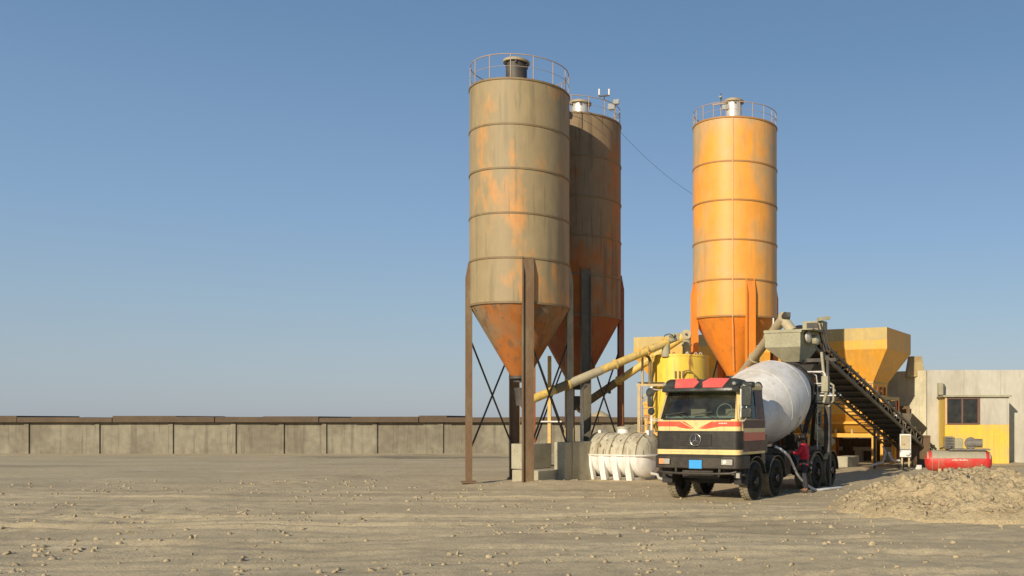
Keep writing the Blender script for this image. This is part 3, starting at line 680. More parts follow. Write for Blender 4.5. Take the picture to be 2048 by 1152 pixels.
# heaps of aggregate in the bins
for k, hgt in enumerate((.25, .55, .2, .3)):
    b = MB(); n = 26; cxx = -3.75 * k - 1.87
    for j in range(n):
        for i in range(n):
            u_ = i / (n - 1) * 2 - 1; v_ = j / (n - 1) * 2 - 1; d = math.sqrt(u_ * u_ + v_ * v_)
            b.v.append(Vector((cxx + u_ * 1.8, 2 + v_ * 1.9, zT - .3 + hgt * max(0, 1 - d) ** .8 * 1.5 + .07 * noise.noise(Vector((u_ * 3 + k * 9, v_ * 3, 0))))))
    b.f = [[j * n + i, j * n + i + 1, (j + 1) * n + i + 1, (j + 1) * n + i] for j in range(n - 1) for i in range(n - 1)]
    o = b.build('aggregate_heap', M['aggregate']); o.location = (BX, BY, 0); o.rotation_euler = (0, 0, R(-24)); o.scale = (.925, 1.12, 1)
    tag(o, ('low brown aggregate in the rightmost orange bin', 'tallest brown aggregate heap rising above the orange bin rim', 'flat brown aggregate in the bin behind the orange silo', 'brown aggregate in the far left end bin')[k], 'aggregate heap', 'aggregate heaped in the bins', 'stuff')

t = thing('ramp_wall', 'dark brown upright wall behind the orange bins, with pale bars before it', 'wall', (BX, BY, 0), R(-24))
b = MB()
for k in range(48): b.bb(-14.6 + k * .3, -14.6 + k * .3 + .16, 5.00, 5.06, 0, 2.9).bb(-14.6 + k * .3 + .16, -14.6 + k * .3 + .3, 5.04, 5.1, 0, 2.9)
b.build('sheeting', M['rustbox'], t)
for k in range(9): MB().bb(-14 + k * 1.55, -14 + k * 1.55 + 1.1 + .2 * math.sin(k * 3), 4.6, 4.75, .55, .75).bb(-13.9 + k * 1.55, -13.5 + k * 1.55, 4.61, 4.93, 0, .549).build('pale_bar', M['block'], t)
# ------------------------------------------------------------------ weigh hopper and frame
HN = P(1600.6, 842, 32.0)
t = thing('weigh_hopper', 'grey-green cement coated weigh hopper on columns above the mixer drum', 'hopper', (HN.x, HN.y, 0), R(-24))
z1, z2, z3 = zz(661, 32), zz(690, 32), zz(722, 32)
f = lambda x0, x1, y0, y1, z: [Vector((x0, y0, z)), Vector((x1, y0, z)), Vector((x1, y1, z)), Vector((x0, y1, z))]
MB().loft([f(-1.3, 0, 0, 1.6, z1), f(-1.3, 0, 0, 1.6, z2 - .05), f(-.78, -.2, .45, 1.1, z3)], True).build('body', M['cement'], t, bevel=.012)
b = MB(); b.bb(-1.33, .05, -.03, 0, z1 - .05, z1 + .02); b.bb(0, .05, 0, 1.63, z1 - .05, z1 + .02); b.bb(-1.33, .45, -.03, 1.9, z1 + .02, z1 + .05); b.build('cover_plate', M['cement'], t)
MB().lathe([(0, .22), (.35, .30), (.5, .34)], (-.49, .78, z3 - .42), n=24).build('discharge_sleeve', M['darksteel'], t)
for (x, y) in ((1.15, -.5), (-.2, 2.4), (-2.1, 2.4)):
    cb = MB()
    if y < 0: cb.bar((x, y, -.05), (x, y, 2.9), .19).bar((x, y, 2.9), (x, y, z2 - .42), .08)
    else: cb.bar((x, y, -.05), (x, y, z2 - .42), .16)
    cb.build('column', M['darksteel'], t)
b = MB(); zb = z2 - .5
b.bar((1.15, -.55, zb), (-.16, 2.32, zb), .14); b.bar((-2.15, 2.4, zb), (-.1, 2.4, zb), .16); b.bar((.1, .4, zb), (1.15, .4, zb), .12); b.bar((-.1, 1.62, zb), (-.1, 2.4, zb), .12)
b.build('support_frame', M['darksteel'], t)
# head gear: drive box, motor, drums
b = MB(); b.box((.05, 1.3, z1 + .26), (.75, .5, .32)); b.build('drive_box', M['cement'], t, bevel=.02)
MB().box((.05, 1.045, z1 + .26), (.42, .012, .2)).build('vent_plate', M['darksteel'], t)
MB().lathe([(0, .12), (.05, .17), (.3, .17), (.34, .1)], (.08, .75, z2 + .22), Vector((1, -.1, 0)), n=20).build('motor', M['cement'], t)
MB().lathe([(0, .15), (.05, .2), (.1, .2), (.15, .1)], (.06, .45, z2 + .30), Vector((1, -.1, 0)), n=20).build('pulley', M['galv'], t)
for k in range(3): MB().cyl((.25 + k * .12, 1.0, z1 + .3), (.48 + k * .1, 1.1, z1 - .65), .03, n=8).build('strut', M['darksteel'], t)
MB().bar((.3, .9, z1 + .45), (.62, 1.2, z1 + .52), .16, .12).build('head_pulley_housing', M['cement'], t)
MB().tube([(-.6, 1.55, z1 + .03), (-.4, 1.5, z1 + .2), (.05, 1.4, z1 + .26), (.3, 1.35, z1 + .2)], .09, 10).build('rubber_sleeve', M['darksteel'], t)
b = MB(); b.tube([(.9, -.4, z2 - .3), (1.0, -.5, z2 - .9), (1.15, -.6, z2 - 1.6), (1.05, -.65, z2 - 2.0)], .05, 10); b.tube([(1.0, -.4, z2 - 1.2), (1.35, -.5, z2 - 1.4), (1.38, -.6, z2 - 1.9), (1.2, -.6, z2 - 2.1)], .035, 8)
b.build('water_pipe', M['cement'], t)
MB().box((1.12, -.62, z2 - 1.35), (.22, .2, .5)).build('valve_box', M['cement'], t)

# ------------------------------------------------------------------ belt conveyor
Hd = P(1632, 697, 33.5); Ft = P(1812, 862, 42.0); d = (Ft - Hd).normalized()
end = Hd + d * ((Hd.z - .35) / -d.z)
t = thing('belt_conveyor', 'long dark lattice belt conveyor sloping down from the weigh hopper to the bins', 'conveyor', Hd)
side = Vector((d.y, -d.x, 0)).normalized(); up = side.cross(d).normalized(); up = up if up.z > 0 else -up
Lc = (end - Hd).length; wd = 1.3; hg = .42
for sg, nm in ((0, 'side_truss'), (-wd, 'side_truss')):
    b = MB(); o = side * sg
    b.bar(o - d * .6, o + d * Lc, .09, .11, up); b.bar(o + up * hg - d * .6, o + up * hg + d * Lc, .08, .09, up)
    n = 19
    for k in range(n):
        p0 = o + d * (Lc * k / n); p1 = o + d * (Lc * (k + 1) / n)
        b.bar(p0, p0 + up * hg, .045); b.bar(p0 if k % 2 else p0 + up * hg, (p1 + up * hg) if k % 2 else p1, .045)
    b.build(nm, M['truss'], t)
b = MB(); m = -side * (wd / 2)
b.bar(m + up * .06 + d * .02, m + up * .06 + d * (Lc - .3), wd - .35, .03, up); b.bar(m + up * .36 - d * .4, m + up * .36 + d * (Lc - .2), wd - .3, .02, up)
b.build('belt', M['black'], t)
for k in range(20):
    c = m + d * (.3 + (Lc - .6) * k / 19)
    MB().bar(c - side * (wd / 2), c + side * (wd / 2), .06, .06, up).build('cross_member', M['darksteel'], t)
    for sg in (-1, 1):
        MB().cyl(c + up * .44, c + up * .52 + side * (sg * (wd / 2 + .02)), .045, n=10).build('idler', M['truss'], t)
b = MB()                           # far (left) walkway lattice
o = -side * (wd + .03)
b.bar(o - side * .45, o - side * .45 + d * Lc * .86, .05, .07, up)
for k in range(24): b.bar(o + d * (Lc * .86 * k / 24), o - side * .45 + d * (Lc * .86 * k / 24), .03, .04, up)
b.build('walkway', M['truss'], t)
for fr in (.66,):
    c = d * (Lc * fr)
    for sg in (0, -wd):
        p = c + side * sg; MB().bar(p, Vector((p.x, p.y, -Hd.z)), .1).build('leg', M['darksteel'], t)
MB().cyl(m + d * (Lc - .05) + up * .2 - side * .5, m + d * (Lc - .05) + up * .2 + side * .5, .2, n=24).build('tail_pulley', M['darksteel'], t)
MB().cyl(m - d * .45 + up * .2 - side * .5, m - d * .45 + up * .2 + side * .5, .22, n=24).build('head_pulley', M['darksteel'], t)
b = MB(); c = m + d * (Lc * .8) + up * .4
b.loft([[c + side * a_ * .5 + d * e_ * .9 + up * .02 for a_, e_ in ((-1, -1), (1, -1), (1, 1), (-1, 1))], [c + side * a_ * .72 + d * e_ * 1.15 + up * .55 for a_, e_ in ((-1, -1), (1, -1), (1, 1), (-1, 1))]], False)
b.build('loading_skirt', M['greenleg'], t)

# cabinet at the foot, sign and rusty box
v = P(1811, 0, 41.3)
t = thing('control_cabinet', 'cream electrical cabinet on a short stand at the conveyor foot', 'cabinet', (v.x, v.y, 0), R(-12))
za, zb_ = zz(914, 41.3), zz(868, 41.3)
MB().bb(-.24, .24, -.14, .14, za, zb_).build('cabinet_body', M['white'], t, bevel=.015)
MB().bb(-.2, .2, -.16, -.142, za + .36, zb_ - .05).build('door', M['screwb'], t)
MB().bb(-.22, .22, -.17, -.142, za + .31, za + .34).build('ledge', M['darksteel'], t)
MB().lathe([(0, .10), (.08, .11), (.12, .05)], (.1, -.15, za + .18), Vector((0, -1, 0)), n=18).build('lamp', M['white'], t)
MB().bar((-.15, 0, -.05), (-.15, 0, za), .07).bar((.15, 0, -.05), (.15, 0, za), .07).build('stand', M['ladder'], t)
for k in range(3): MB().cyl((-.12 + .07 * k, -.16, za + .55), (-.12 + .07 * k, -.185, za + .55), .022, n=10).build('button', (M['red'], M['grille'], M['amber'])[k], t)
v = P(1791, 0, 42.6)
t = thing('work_lamp', 'white work lamp in a dark housing beside the conveyor, against the pale wall', 'lamp', (v.x, v.y, 0), R(-12))
z = zz(837, 42.6); MB().bar((.12, .1, -.05), (.12, .1, z), .05).build('pole', M['darksteel'], t)
MB().box((.06, .02, z), (.34, .2, .6)).build('housing', M['darksteel'], t, bevel=.02)
MB().box((-.03, -.1, z + .02), (.2, .03, .44)).build('lens', M['white'], t, bevel=.01)
v = P(1840, 0, 44.5)
t = thing('rusty_skip', 'dark rusty metal skip standing behind the cream cabinet', 'skip', (v.x, v.y, 0), R(-8))
zt_ = zz(871, 44.5)
f = lambda s, z: [Vector((-.45 * s, -.4 * s, z)), Vector((.45 * s, -.4 * s, z)), Vector((.45 * s, .4 * s, z)), Vector((-.45 * s, .4 * s, z))]
MB().loft([f(.85, .04), f(1, zt_), f(.94, zt_), f(.8, .1)], True).build('bin', M['rustbox'], t)
b = MB()
for x in (-.44, 0, .44): b.bar((x * .87, -.36, .04), (x, -.42, zt_), .05)
b.bar((-.47, -.42, zt_ - .03), (.47, -.42, zt_ - .03), .05); b.build('rib', M['rustbox'], t)

# ------------------------------------------------------------------ retaining wall, wall, cabin
v0 = P(1752, 0, 51.9); v1 = P(1852, 0, 49.3); zt_ = zz(741, 49.3)
dv = (v1 - v0); dv.z = 0; nrm = Vector((-dv.y, dv.x, 0)).normalized()
b = MB().prism([(v0.x, v0.y, -.2), (v1.x, v1.y, -.2), (v1.x, v1.y, zt_), (v0.x, v0.y, zt_ + .05)], nrm * .35)
tag(b.build('retaining_wall', M['concrete']), 'pale smooth concrete retaining wall directly right of the orange bins', 'wall')
x0 = v1.x + .01
b = MB()
for k in range(14):
    b.bb(x0 + k * 1.9, x0 + k * 1.9 + 1.892, 49.0, 49.35, -.2, zt_ + .01 + .006 * math.sin(k * 7))
b2 = b.build('boundary_wall', M['concrete2'], bevel=.012)
tag(b2, 'grey precast panel wall behind the compressor and the yellow cabin', 'wall')
f = lambda x0, x1, y0, y1, z: [Vector((x0, y0, z)), Vector((x1, y0, z)), Vector((x1, y1, z)), Vector((x0, y1, z))]
pa = P(1815, 0, 49.55).x; pb_ = P(1851, 0, 49.55).x
o = MB().loft([f(pa, pb_, 49.7, 50.5, zt_ - .3), f(pa + .15, pb_ - .14, 49.8, 50.35, zz(712, 49.6))]).build('weathered_pier', M['tanblock'], bevel=.02)
tag(o, 'weathered tan tapered pier standing above the pale retaining wall', 'pier')
v = P(1881, 0, 48.8)
t = thing('wall_lamp', 'grey lamp box with a short bent pipe fixed high on the grey wall', 'wall lamp', (v.x, 48.99, zz(778, 48.9)))
MB().box((0, -.16, 0), (.26, .3, .62)).build('housing', M['cement'], t, bevel=.02)
MB().box((.17, -.16, -.05), (.07, .2, .6)).build('bracket', M['darksteel'], t)
MB().tube([(-.2, -.1, -.42), (0, -.12, -.36), (.15, -.12, -.5), (.12, -.12, -.62)], .03, 8).build('pipe', M['galv'], t)
xa = P(1890, 0, 47.4).x
t = thing('control_cabin', 'yellow clad control cabin with a dark framed window against the grey wall', 'cabin', (xa, 47.4, 0))
wz0, wz1, zr = zz(849, 47.4), zz(798, 47.4), zz(794, 47.4)
b = MB(); b.bb(0, 3.2, 0, .08, 0, wz0); MB().bb(1.75, 3.2, 0, .08, wz0 + .002, zr - .002).build('upper_panel', M['concrete2'], t); b.bb(3.12, 3.2, .08, 1.55, 0, zr); b.bb(0, .08, .08, 1.55, 0, zr); b.build('cladding', M['cabinyel'], t)
b = MB()
for k in range(11): b.bb(.15 + k * .28, .19 + k * .28, -.02, -.001, .05, wz0 - .08)
b.build('cladding_rib', M['cabinyel'], t)
MB().bb(-.12, 3.3, -.15, 1.59, zr, zr + .09).build('roof', M['cement'], t)
MB().bb(0, .09, -.035, .079, wz0 + .002, zr - .002).build('jamb', M['jamb'], t)
b = MB().bb(.091, .13, -.03, .08, wz0 + .002, zr - .002).bb(1.62, 1.748, -.03, .08, wz0 + .002, zr - .002).bb(.13, 1.62, -.03, .08, zr - .1, zr - .003).bb(.13, 1.62, -.05, .08, wz0 + .003, wz0 + .07)
wf = b.build('window_frame', M['cabinframe'], t)
MB().bb(.82, .9, -.01, .05, wz0 + .071, zr - .101).build('mullion', M['cabinframe'], wf)
MB().bb(.13, 1.62, .02, .03, wz0 + .072, zr - .102).build('pane', M['cabinglass'], wf)
MB().bb(.1, 3.1, 1.4, 1.5, .1, zr - .05).build('back_panel', M['interior'], t)

# ------------------------------------------------------------------ compressor
v = P(1849, 0, 37.4)
t = thing('air_compressor', 'red air compressor with dusty grey top and engine, beside the soil heap', 'compressor', (v.x, v.y, 0), R(-6))
rc = .41; zc_ = zz(921, 37.4); Lk = 2.6
prof = [(0, .06), (.02, .2), (.09, .33), (.2, rc - .02), (.3, rc), (Lk - .3, rc), (Lk - .2, rc - .02), (Lk - .09, .33), (Lk - .02, .2), (Lk, .06)]
n = 28
def half(a0, a1, nm, m):
    b = MB(); mm = n + 1
    for x, r in prof:
        for i in range(mm):
            a = a0 + (a1 - a0) * i / n; b.v.append(Vector((x, -r * math.sin(a), zc_ + r * math.cos(a))))
    b.f = [[k * mm + i, k * mm + i + 1, (k + 1) * mm + i + 1, (k + 1) * mm + i] for k in range(len(prof) - 1) for i in range(n)]
    return b.build(nm, m, t)
half(R(100), R(262), 'tank_lower', M['compred']); half(R(-98), R(100), 'tank_upper', M['compred'])
b = MB()                         # pale dusty collar and top dirt sheet
b2_ = []
for x in (.28, .52): b.tube([(x, -(rc + .004) * math.sin(R(a)), zc_ + (rc + .004) * math.cos(R(a))) for a in range(-180, 181, 12)], .012, 6)
b.build('band', M['compdust'], t)
bt = MB(); mm = 17
for x in (.08, .3, 1.2, Lk - .3, Lk - .08):
    r = rc + .006 if .2 < x < Lk - .2 else .335
    for i in range(mm):
        a = R(-75 + 150 * i / 16); bt.v.append(Vector((x, -r * math.sin(a), zc_ + r * math.cos(a))))
bt.f = [[k * mm + i, k * mm + i + 1, (k + 1) * mm + i + 1, (k + 1) * mm + i] for k in range(4) for i in range(16)]
bt.build('top_cover', M['compdust'], t)
for x in (.5, 1.9):
    MB().bb(x, x + .12, -.3, .3, -.05, zc_ - .3).build('foot', M['ladder'], t)
b = MB(); b.bb(.9, Lk - .1, -.3, .3, zc_ + rc + .0, zc_ + rc + .06); b.build('base_plate', M['engine'], t)
z0 = zc_ + rc + .06
b = MB()
for k in range(7): b.bb(.75, 1.15, -.25, .2, z0 + .05 + k * .06, z0 + .085 + k * .06)
b.bb(.82, 1.08, -.18, .14, z0 - .1, z0 + .48); b.build('cylinder_head', M['engine'], t)
MB().box((1.3, 0, z0 + .2), (.34, .5, .4)).build('pump', M['cement'], t, bevel=.03)
MB().lathe([(0, .22), (.04, .24), (.08, .22)], (1.75, -.3, z0 + .22), Vector((0, 1, 0)), n=24).build('flywheel', M['engine'], t)
MB().cyl((1.6, -.2, z0 + .22), (2.2, -.2, z0 + .22), .17, n=20).build('motor', M['engine'], t)
MB().tube([(1.1, -.2, z0 + .1), (.9, -.35, z0 - .0), (.7, -.3, z0 + .05), (.6, -.1, z0 + .0)], .03, 8).build('air_pipe', M['darksteel'], t)
b = MB(); x = 1.02
for k, ww in enumerate((.05, .03, .06, .05, .02, .06, .04, .05, .03, .05)):
    b.bb(x, x + ww, -rc - .012, -rc - .003, zc_ + .02, zc_ + .05 + (.015 if k % 3 else 0)); x += ww + .018
b.build('faint_lettering', M['lettering'], t)

# small pale block beside the compressor, block behind truck, plank
v = P(1838, 0, 41.5)
o = MB().bb(-.1, .1, -.08, .08, 0, .2).bb(-.15, -.1, -.06, .05, 0, .12).build('carton', M['white'], bevel=.02); o.location = (v.x, v.y, .0); o.rotation_euler.z = .3
tag(o, 'small white carton left on the ground by the compressor', 'carton')
v = P(1712, 0, 40.6)
o = MB().bb(-.68, 0, 0, 1.2, 0, .52).build('concrete_block', M['block'], bevel=.03); o.location = (P(1701, 0, 43.6).x, 43.6, -.03); o.rotation_euler.z = R(-26)
tag(o, 'pale concrete block lying in shade under the orange bins', 'concrete block', 'concrete foundation blocks')
o = MB().bb(-.7, .7, -.08, .08, 0, .06).build('plank', M['ladder'], bevel=.008); v = P(1850, 0, 33.6); o.location = (v.x, v.y, .02); o.rotation_euler.z = .15
tag(o, 'short wooden plank lying flat in front of the compressor', 'plank')
t = MB().tube([P(1766, 893, 43), P(1772, 905, 42.6), P(1768, 918, 42.3), P(1764, 925, 42), P(1745, 930, 41)], .05, 8).build('loose_hose', M['hose'])
tag(t, 'short pale hose hanging behind the orange leg to the ground', 'hose')
t = MB().tube([P(1778, 905, 42), P(1782, 916, 41.8), P(1790, 922, 41.6), P(1800, 921, 41.4)], .05, 8).build('loose_hose', M['hose'])
tag(t, 'short pale hose curving to the stand of the cream cabinet', 'hose')

# ------------------------------------------------------------------ far low shed
xa, xb = -56.0, P(1312, 0, 62).x
t = thing('low_shed', 'very long low shed with plastered wall and dark flat roof behind the silos', 'shed', (xa, 62, 0))
MB().bb(0, xb - xa, 0, 5, -.3, zz(845, 62)).build('wall', M['farwall'], t)
b = MB(); x = -.3; k = 0
while x < xb - xa:
    w_ = 3.1 + 1.3 * math.sin(k * 2.7); x2 = min(x + w_, xb - xa + .3); dz = .05 * math.sin(k * 4.1) + .03 * math.sin(k * 1.3)
    b.bb(x, x2 - .004, -.4 + .04 * math.sin(k * 3), 5.4, zz(844.8, 62), zz(833.5, 62) + dz); x = x2; k += 1
b.build('roof', M['farroof'], t, bevel=.02)
for k in range(13):
    x = 2.2 + k * 3.8 + 1.1 * math.sin(k * 5.3)
    MB().bb(x, x + .3, -.1, -.005, -.3, zz(846, 62)).build('pier', M['farwall'], t)
def sand_pile(px, D_, rx, hgt, label, sd_):
    b = MB(); n = 34
    for j in range(n):
        for i in range(n):
            u_ = i / (n - 1) * 2 - 1; v_ = j / (n - 1) * 2 - 1; e_ = max(0, 1 - math.sqrt(u_ * u_ + v_ * v_))
            b.v.append(Vector((u_ * rx, v_ * 4, -.3 + hgt * e_ ** .8 * (1 + .25 * noise.noise(Vector((u_ * 2 + sd_, v_ * 2, 5)))) + .2 * noise.noise(Vector((u_ * 4 + sd_, v_ * 4, 1))))))
    b.f = [[j * n + i, j * n + i + 1, (j + 1) * n + i + 1, (j + 1) * n + i] for j in range(n - 1) for i in range(n - 1)]
    tag(b.build('sand_pile', M['heap'], ang=60, loc=(P(px, 0, D_).x, D_, 0)), label, 'sand pile')
sand_pile(1200, 76, 3.2, 3.3, 'pale sand pile rising behind the low shed between the silo legs', 0)

# TRUCK-BEGIN
# ------------------------------------------------------------------ mixer truck
T = thing('mixer_truck', 'cream, red and black concrete mixer truck with a white drum, parked under the weigh hopper', 'mixer truck', (-1.368, 25.0, 0), R(-24))
def plan(o=0., yb=1.75, fw=1.08, hw=1.22, c=.16, y0=0.):
    """outline of the cab seen from above, grown by o"""
    pts = [(-hw - o, yb)] + [(-fw - (hw - fw + o) * math.cos(a), y0 + c - (c + o) * math.sin(a)) for a in [math.pi / 2 * k / 6 for k in range(7)]]
    return pts + [(-x, y) for x, y in pts[::-1]]
def pl(b, z0, z1, **k):
    return b.prism([(x, y, z0) for x, y in plan(**k)], (0, 0, z1 - z0))
def cu(u, v): return (u - 455) / 285.5, 2.12 + (122 - v / 4.114) / 76
cab = pl(MB(), 1.235, 2.165).build('cab', M['cream'], T, bevel=.012)
# roof
lo = [[Vector((x * s, max(y, .0) * 1 + dy, z)) for x, y in plan(yb=1.75)] for s, dy, z in ((.90, .30, 2.93), (.925, .27, 2.99), (.92, .30, 3.07), (.86, .36, 3.15))]
for l in lo:
    for v in l:
        if v.y > 1.7: v.y = 1.75
MB().loft(lo).build('roof', M['cream'], cab, bevel=.01)
# pillars and back wall
for s in (-1, 1):
    MB().loft([[Vector((s * (x_ + 1.10), y_, 2.16)) for x_, y_ in ((0, .03), (.11, .12), (.11, .22), (.03, .2))], [Vector((s * (x_ + 1.01), y_ + .29, 2.96)) for x_, y_ in ((0, .03), (.1, .12), (.1, .22), (.03, .2))]]).build('pillar', M['cream'], cab)
    MB().loft([[Vector((s * 1.22, 1.22, 2.16)), Vector((s * 1.22, 1.74, 2.16)), Vector((s * 1.14, 1.74, 2.16)), Vector((s * 1.14, 1.22, 2.16))], [Vector((s * 1.12, 1.22, 2.96)), Vector((s * 1.12, 1.74, 2.96)), Vector((s * 1.04, 1.74, 2.96)), Vector((s * 1.04, 1.22, 2.96))]]).build('pillar', M['maroon'], cab)
MB().bb(-1.13, 1.13, 1.66, 1.735, 2.167, 2.96).build('back_wall', M['interior'], cab)
# windscreen: curved sheet
def sheet(x0, x1, z0, z1, fn, nx=16, nz=6):
    b = MB()
    for j in range(nz + 1):
        for i in range(nx + 1):
            k = j / nz; b.v.append(Vector(fn(x0 + (x1 - x0) * i / nx, z0 + (z1 - z0) * k, k)))
    b.f = [[j * (nx + 1) + i, j * (nx + 1) + i + 1, (j + 1) * (nx + 1) + i + 1, (j + 1) * (nx + 1) + i] for j in range(nz) for i in range(nx)]
    return b
wsf = lambda x, z, k: (x * (1 - .075 * k), .035 + .29 * k + .07 * (abs(x) / 1.1) ** 3, z)
ws = sheet(-1.12, 1.12, 2.175, 2.95, wsf).build('windscreen', M['windscreen'], cab)
b = MB(); n = 20
pts = [wsf(-1.1 + 2.2 * i / n, 2.185, 0) for i in range(n + 1)] + [wsf(1.1, 2.185 + .74 * i / 6, i / 6) for i in range(1, 7)] + [wsf(1.1 - 2.2 * i / n, 2.925, 1) for i in range(n + 1)] + [wsf(-1.1, 2.925 - .74 * i / 6, 1 - i / 6) for i in range(1, 7)]
b.tube([Vector(p) - Vector((0, .008, 0)) for p in pts] , .02, 6); b.build('seal', M['visor'], ws)
for x0, x1 in ((-.78, -.22), (.05, .60)):
    w_ = MB(); w_.tube([(x1 + .08, -.005, 2.17), (x1 - .05, .02, 2.24), (x0 + .1, .06, 2.33)], .011, 6); w_.bar((x0 - .2, .07, 2.28), (x0 + .4, .055, 2.36), .016, .03); w_.build('wiper', M['visor'], cab)
MB().bb(-1.0, 1.0, -.012, .02, 2.145, 2.175).build('wiper_cowl', M['visor'], cab)
# interior
i_ = MB().bb(-1.05, 1.05, .2, .55, 2.17, 2.26).build('dashboard', M['interior'], cab, bevel=.03)
MB().tube([Vector((.52 + .22 * math.cos(a), .62 + .06 * math.sin(a), 2.38 + .2 * math.sin(a))) for a in [math.pi * 2 * k / 24 for k in range(25)]], .014, 6).build('steering_wheel', M['interior'], cab)
for x in (-.55, .52):
    s_ = MB().bb(x - .24, x + .24, 1.15, 1.3, 2.17, 2.62).build('seat', M['seat'], cab, bevel=.05)
    MB().bb(x - .13, x + .13, 1.17, 1.27, 2.66, 2.84).build('head_rest', M['seat'], s_, bevel=.04)
# doors and side windows
for s in (-1, 1):
    d_ = MB().bb(s * 1.216, s * 1.232, .24, 1.2, 1.30, 2.16).build('door', M['cream'], cab, bevel=.008)
    MB().bb(s * 1.233, s * 1.262, .98, 1.14, 1.94, 1.98).build('handle', M['visor'], d_, bevel=.008)
    g_ = [Vector((s * 1.20, .26, 2.18)), Vector((s * 1.20, 1.21, 2.18)), Vector((s * 1.105, 1.21, 2.93)), Vector((s * 1.105, .50, 2.93))]
    MB().prism(g_, (s * .006, 0, 0)).build('side_window', M['windscreen'], d_)
    fr = MB()
    for k in range(4): fr.bar(g_[k] + Vector((s * .008, 0, 0)), g_[(k + 1) % 4] + Vector((s * .008, 0, 0)), .035)
    fr.build('window_frame', M['visor'], d_)
    # red side stripe; maroon bands darken the door for its shaded side
    for z0_, z1_, m_ in ((1.93, 2.15, 'maroon'), (1.60, 1.82, 'red'), (1.31, 1.60, 'maroon')):
        MB().bb(s * 1.2325, s * 1.236, .25, 1.19, z0_ + .001, z1_ - .001).build('stripe', M[m_], d_)
        MB().bb(s * 1.2205, s * 1.224, 1.205, 1.74, z0_ + .001, z1_ - .001).build('stripe', M[m_], cab)
# front stripes following the corner
def corner(z0, z1, s, y1=.16):
    b = MB(); pts = [(x * s * -1 if s > 0 else x, y) for x, y in plan(o=.0035)[1:8]]
    pin = [(x * s * -1 if s > 0 else x, y) for x, y in plan(o=-.004)[1:8]]
    return b.prism([(x, y, z0) for x, y in pts + pin[::-1]], (0, 0, z1 - z0))
def pf(b, poly, y=-.0035, th=.0035): return b.prism([(cu(u, v)[0], y, cu(u, v)[1]) for u, v in poly], (0, th - .0005, 0))
zA = cu(0, 505)[1]; zB_ = cu(0, 547)[1]; xl = -1.08 * 285.5 + 455; xr = 1.08 * 285.5 + 455
b = MB(); pf(b, [(xl, 505), (312, 505), (340, 520), (425, 566), (372, 566), (300, 553), (290, 547), (xl, 547)]); b.build('stripe', M['red'], cab); b = MB()
pf(b, [(326, 505), (352, 505), (436, 561), (428, 562)])
b.build('stripe', M['red'], cab)
b = MB(); pf(b, [(xr, 505), (622, 505), (570, 520), (484, 566), (545, 566), (620, 553), (650, 547), (xr, 547)]); b.build('stripe', M['red'], cab); b = MB()
pf(b, [(608, 505), (582, 505), (474, 561), (482, 562)])
b.build('stripe', M['red'], cab)
for s in (-1, 1): corner(zB_, zA, s).build('stripe', M['red'], cab)
for s in (-1, 1): MB().bb(s * .80, s * .806, -.0042, .01, 1.862, 2.14).build('panel_gap', M['chassis'], cab)
b = MB(); x = (642 - 455) / 285.5
for k, ww in enumerate((.03, .04, .03, .045, .03)): b.bb(x, x + ww, -.0075, -.004, cu(0, 526)[1], cu(0, 516)[1]); x += ww + .014
b.build('lettering', M['lettering'], cab)
MB().tube([Vector((.0 + .03 * math.cos(a), -.006, cu(0, 527)[1] + .04 * math.sin(a))) for a in [math.pi * 2 * k / 16 for k in range(17)]], .005, 5).build('badge', M['chrome'], cab)
for s in (-1, 1): MB().cyl((s * 1.19, -.0, 2.12), (s * 1.12, .06, 2.9), .006, n=6).build('trim_line', M['visor'], cab)
# visor
pv = [(.02, 2.90), (.03, 2.98), (.30, 3.245), (.62, 3.235), (.62, 2.97), (.22, 2.88)]
MB().loft([[Vector((x, y + dy, 2.9 + (z - 2.9) * k)) for y, z in pv] for x, dy, k in ((-1.16, .20, .55), (-1.08, .06, .9), (-.95, 0, 1), (-.1, 0, 1), (0.03, .02, .93), (.16, 0, 1), (.98, 0, 1), (1.10, .06, .9), (1.18, .20, .55))]).build('sun_visor', M['visor'], T, bevel=.02)
def vs(x, k): # point on the slanting visor face
    return Vector((x, .03 + .27 * k - .008, 2.98 + .265 * k + .008))
for s in (-1, 1):
    pp = [(.80, .97), (.22, 1.04), (.05, .62), (.13, .06), (.70, .04)]
    MB().prism([vs(.03 + s * x, k) for x, k in pp], (0, .006, -.006)).build('visor_panel', M['visorred'], T)
for x in (-1.0, 1.05): MB().lathe([(0, .05), (.06, .045), (.09, .01)], (x, .12, 3.09), (0, -1, .3), n=16).build('marker_lamp', M['lens'], T)
# grille
gr = pl(MB(), 1.37, 1.86, o=.012, yb=.30).build('grille', M['grille'], T, bevel=.01)
b = MB()
for k in range(9):
    z = 1.405 + k * .052; b.prism([(x, y, z) for x, y in plan(o=.028, yb=.29)], (0, 0, .022))
b.build('slats', M['grille'], gr)
MB().bb(-.46, .46, -.040, -.030, 1.47, 1.78).build('radiator_opening', M['chassis'], gr)
b = MB()
for k in range(6): b.bb(-.46, .46, -.050, -.0405, 1.49 + k * .05, 1.508 + k * .05)
b.build('radiator_slats', M['bumper'], gr)
em = MB().tube([Vector((.155 * math.cos(a), -.066, 1.625 + .155 * math.sin(a))) for a in [math.pi * 2 * k / 40 for k in range(41)]], .0115, 8)
for k in range(3):
    a = math.pi / 2 + k * 2 * math.pi / 3; c = Vector((0, -.066, 1.625)); u_ = Vector((math.cos(a), 0, math.sin(a))); v_ = Vector((-math.sin(a), 0, math.cos(a)))
    em.loft([[c + v_ * .022, c - Vector((0, .014, 0)), c - v_ * .022, c + Vector((0, .01, 0))], [c + u_ * .15 + v_ * .003, c + u_ * .15 - Vector((0, .004, 0)), c + u_ * .15 - v_ * .003, c + u_ * .15 + Vector((0, .003, 0))]])
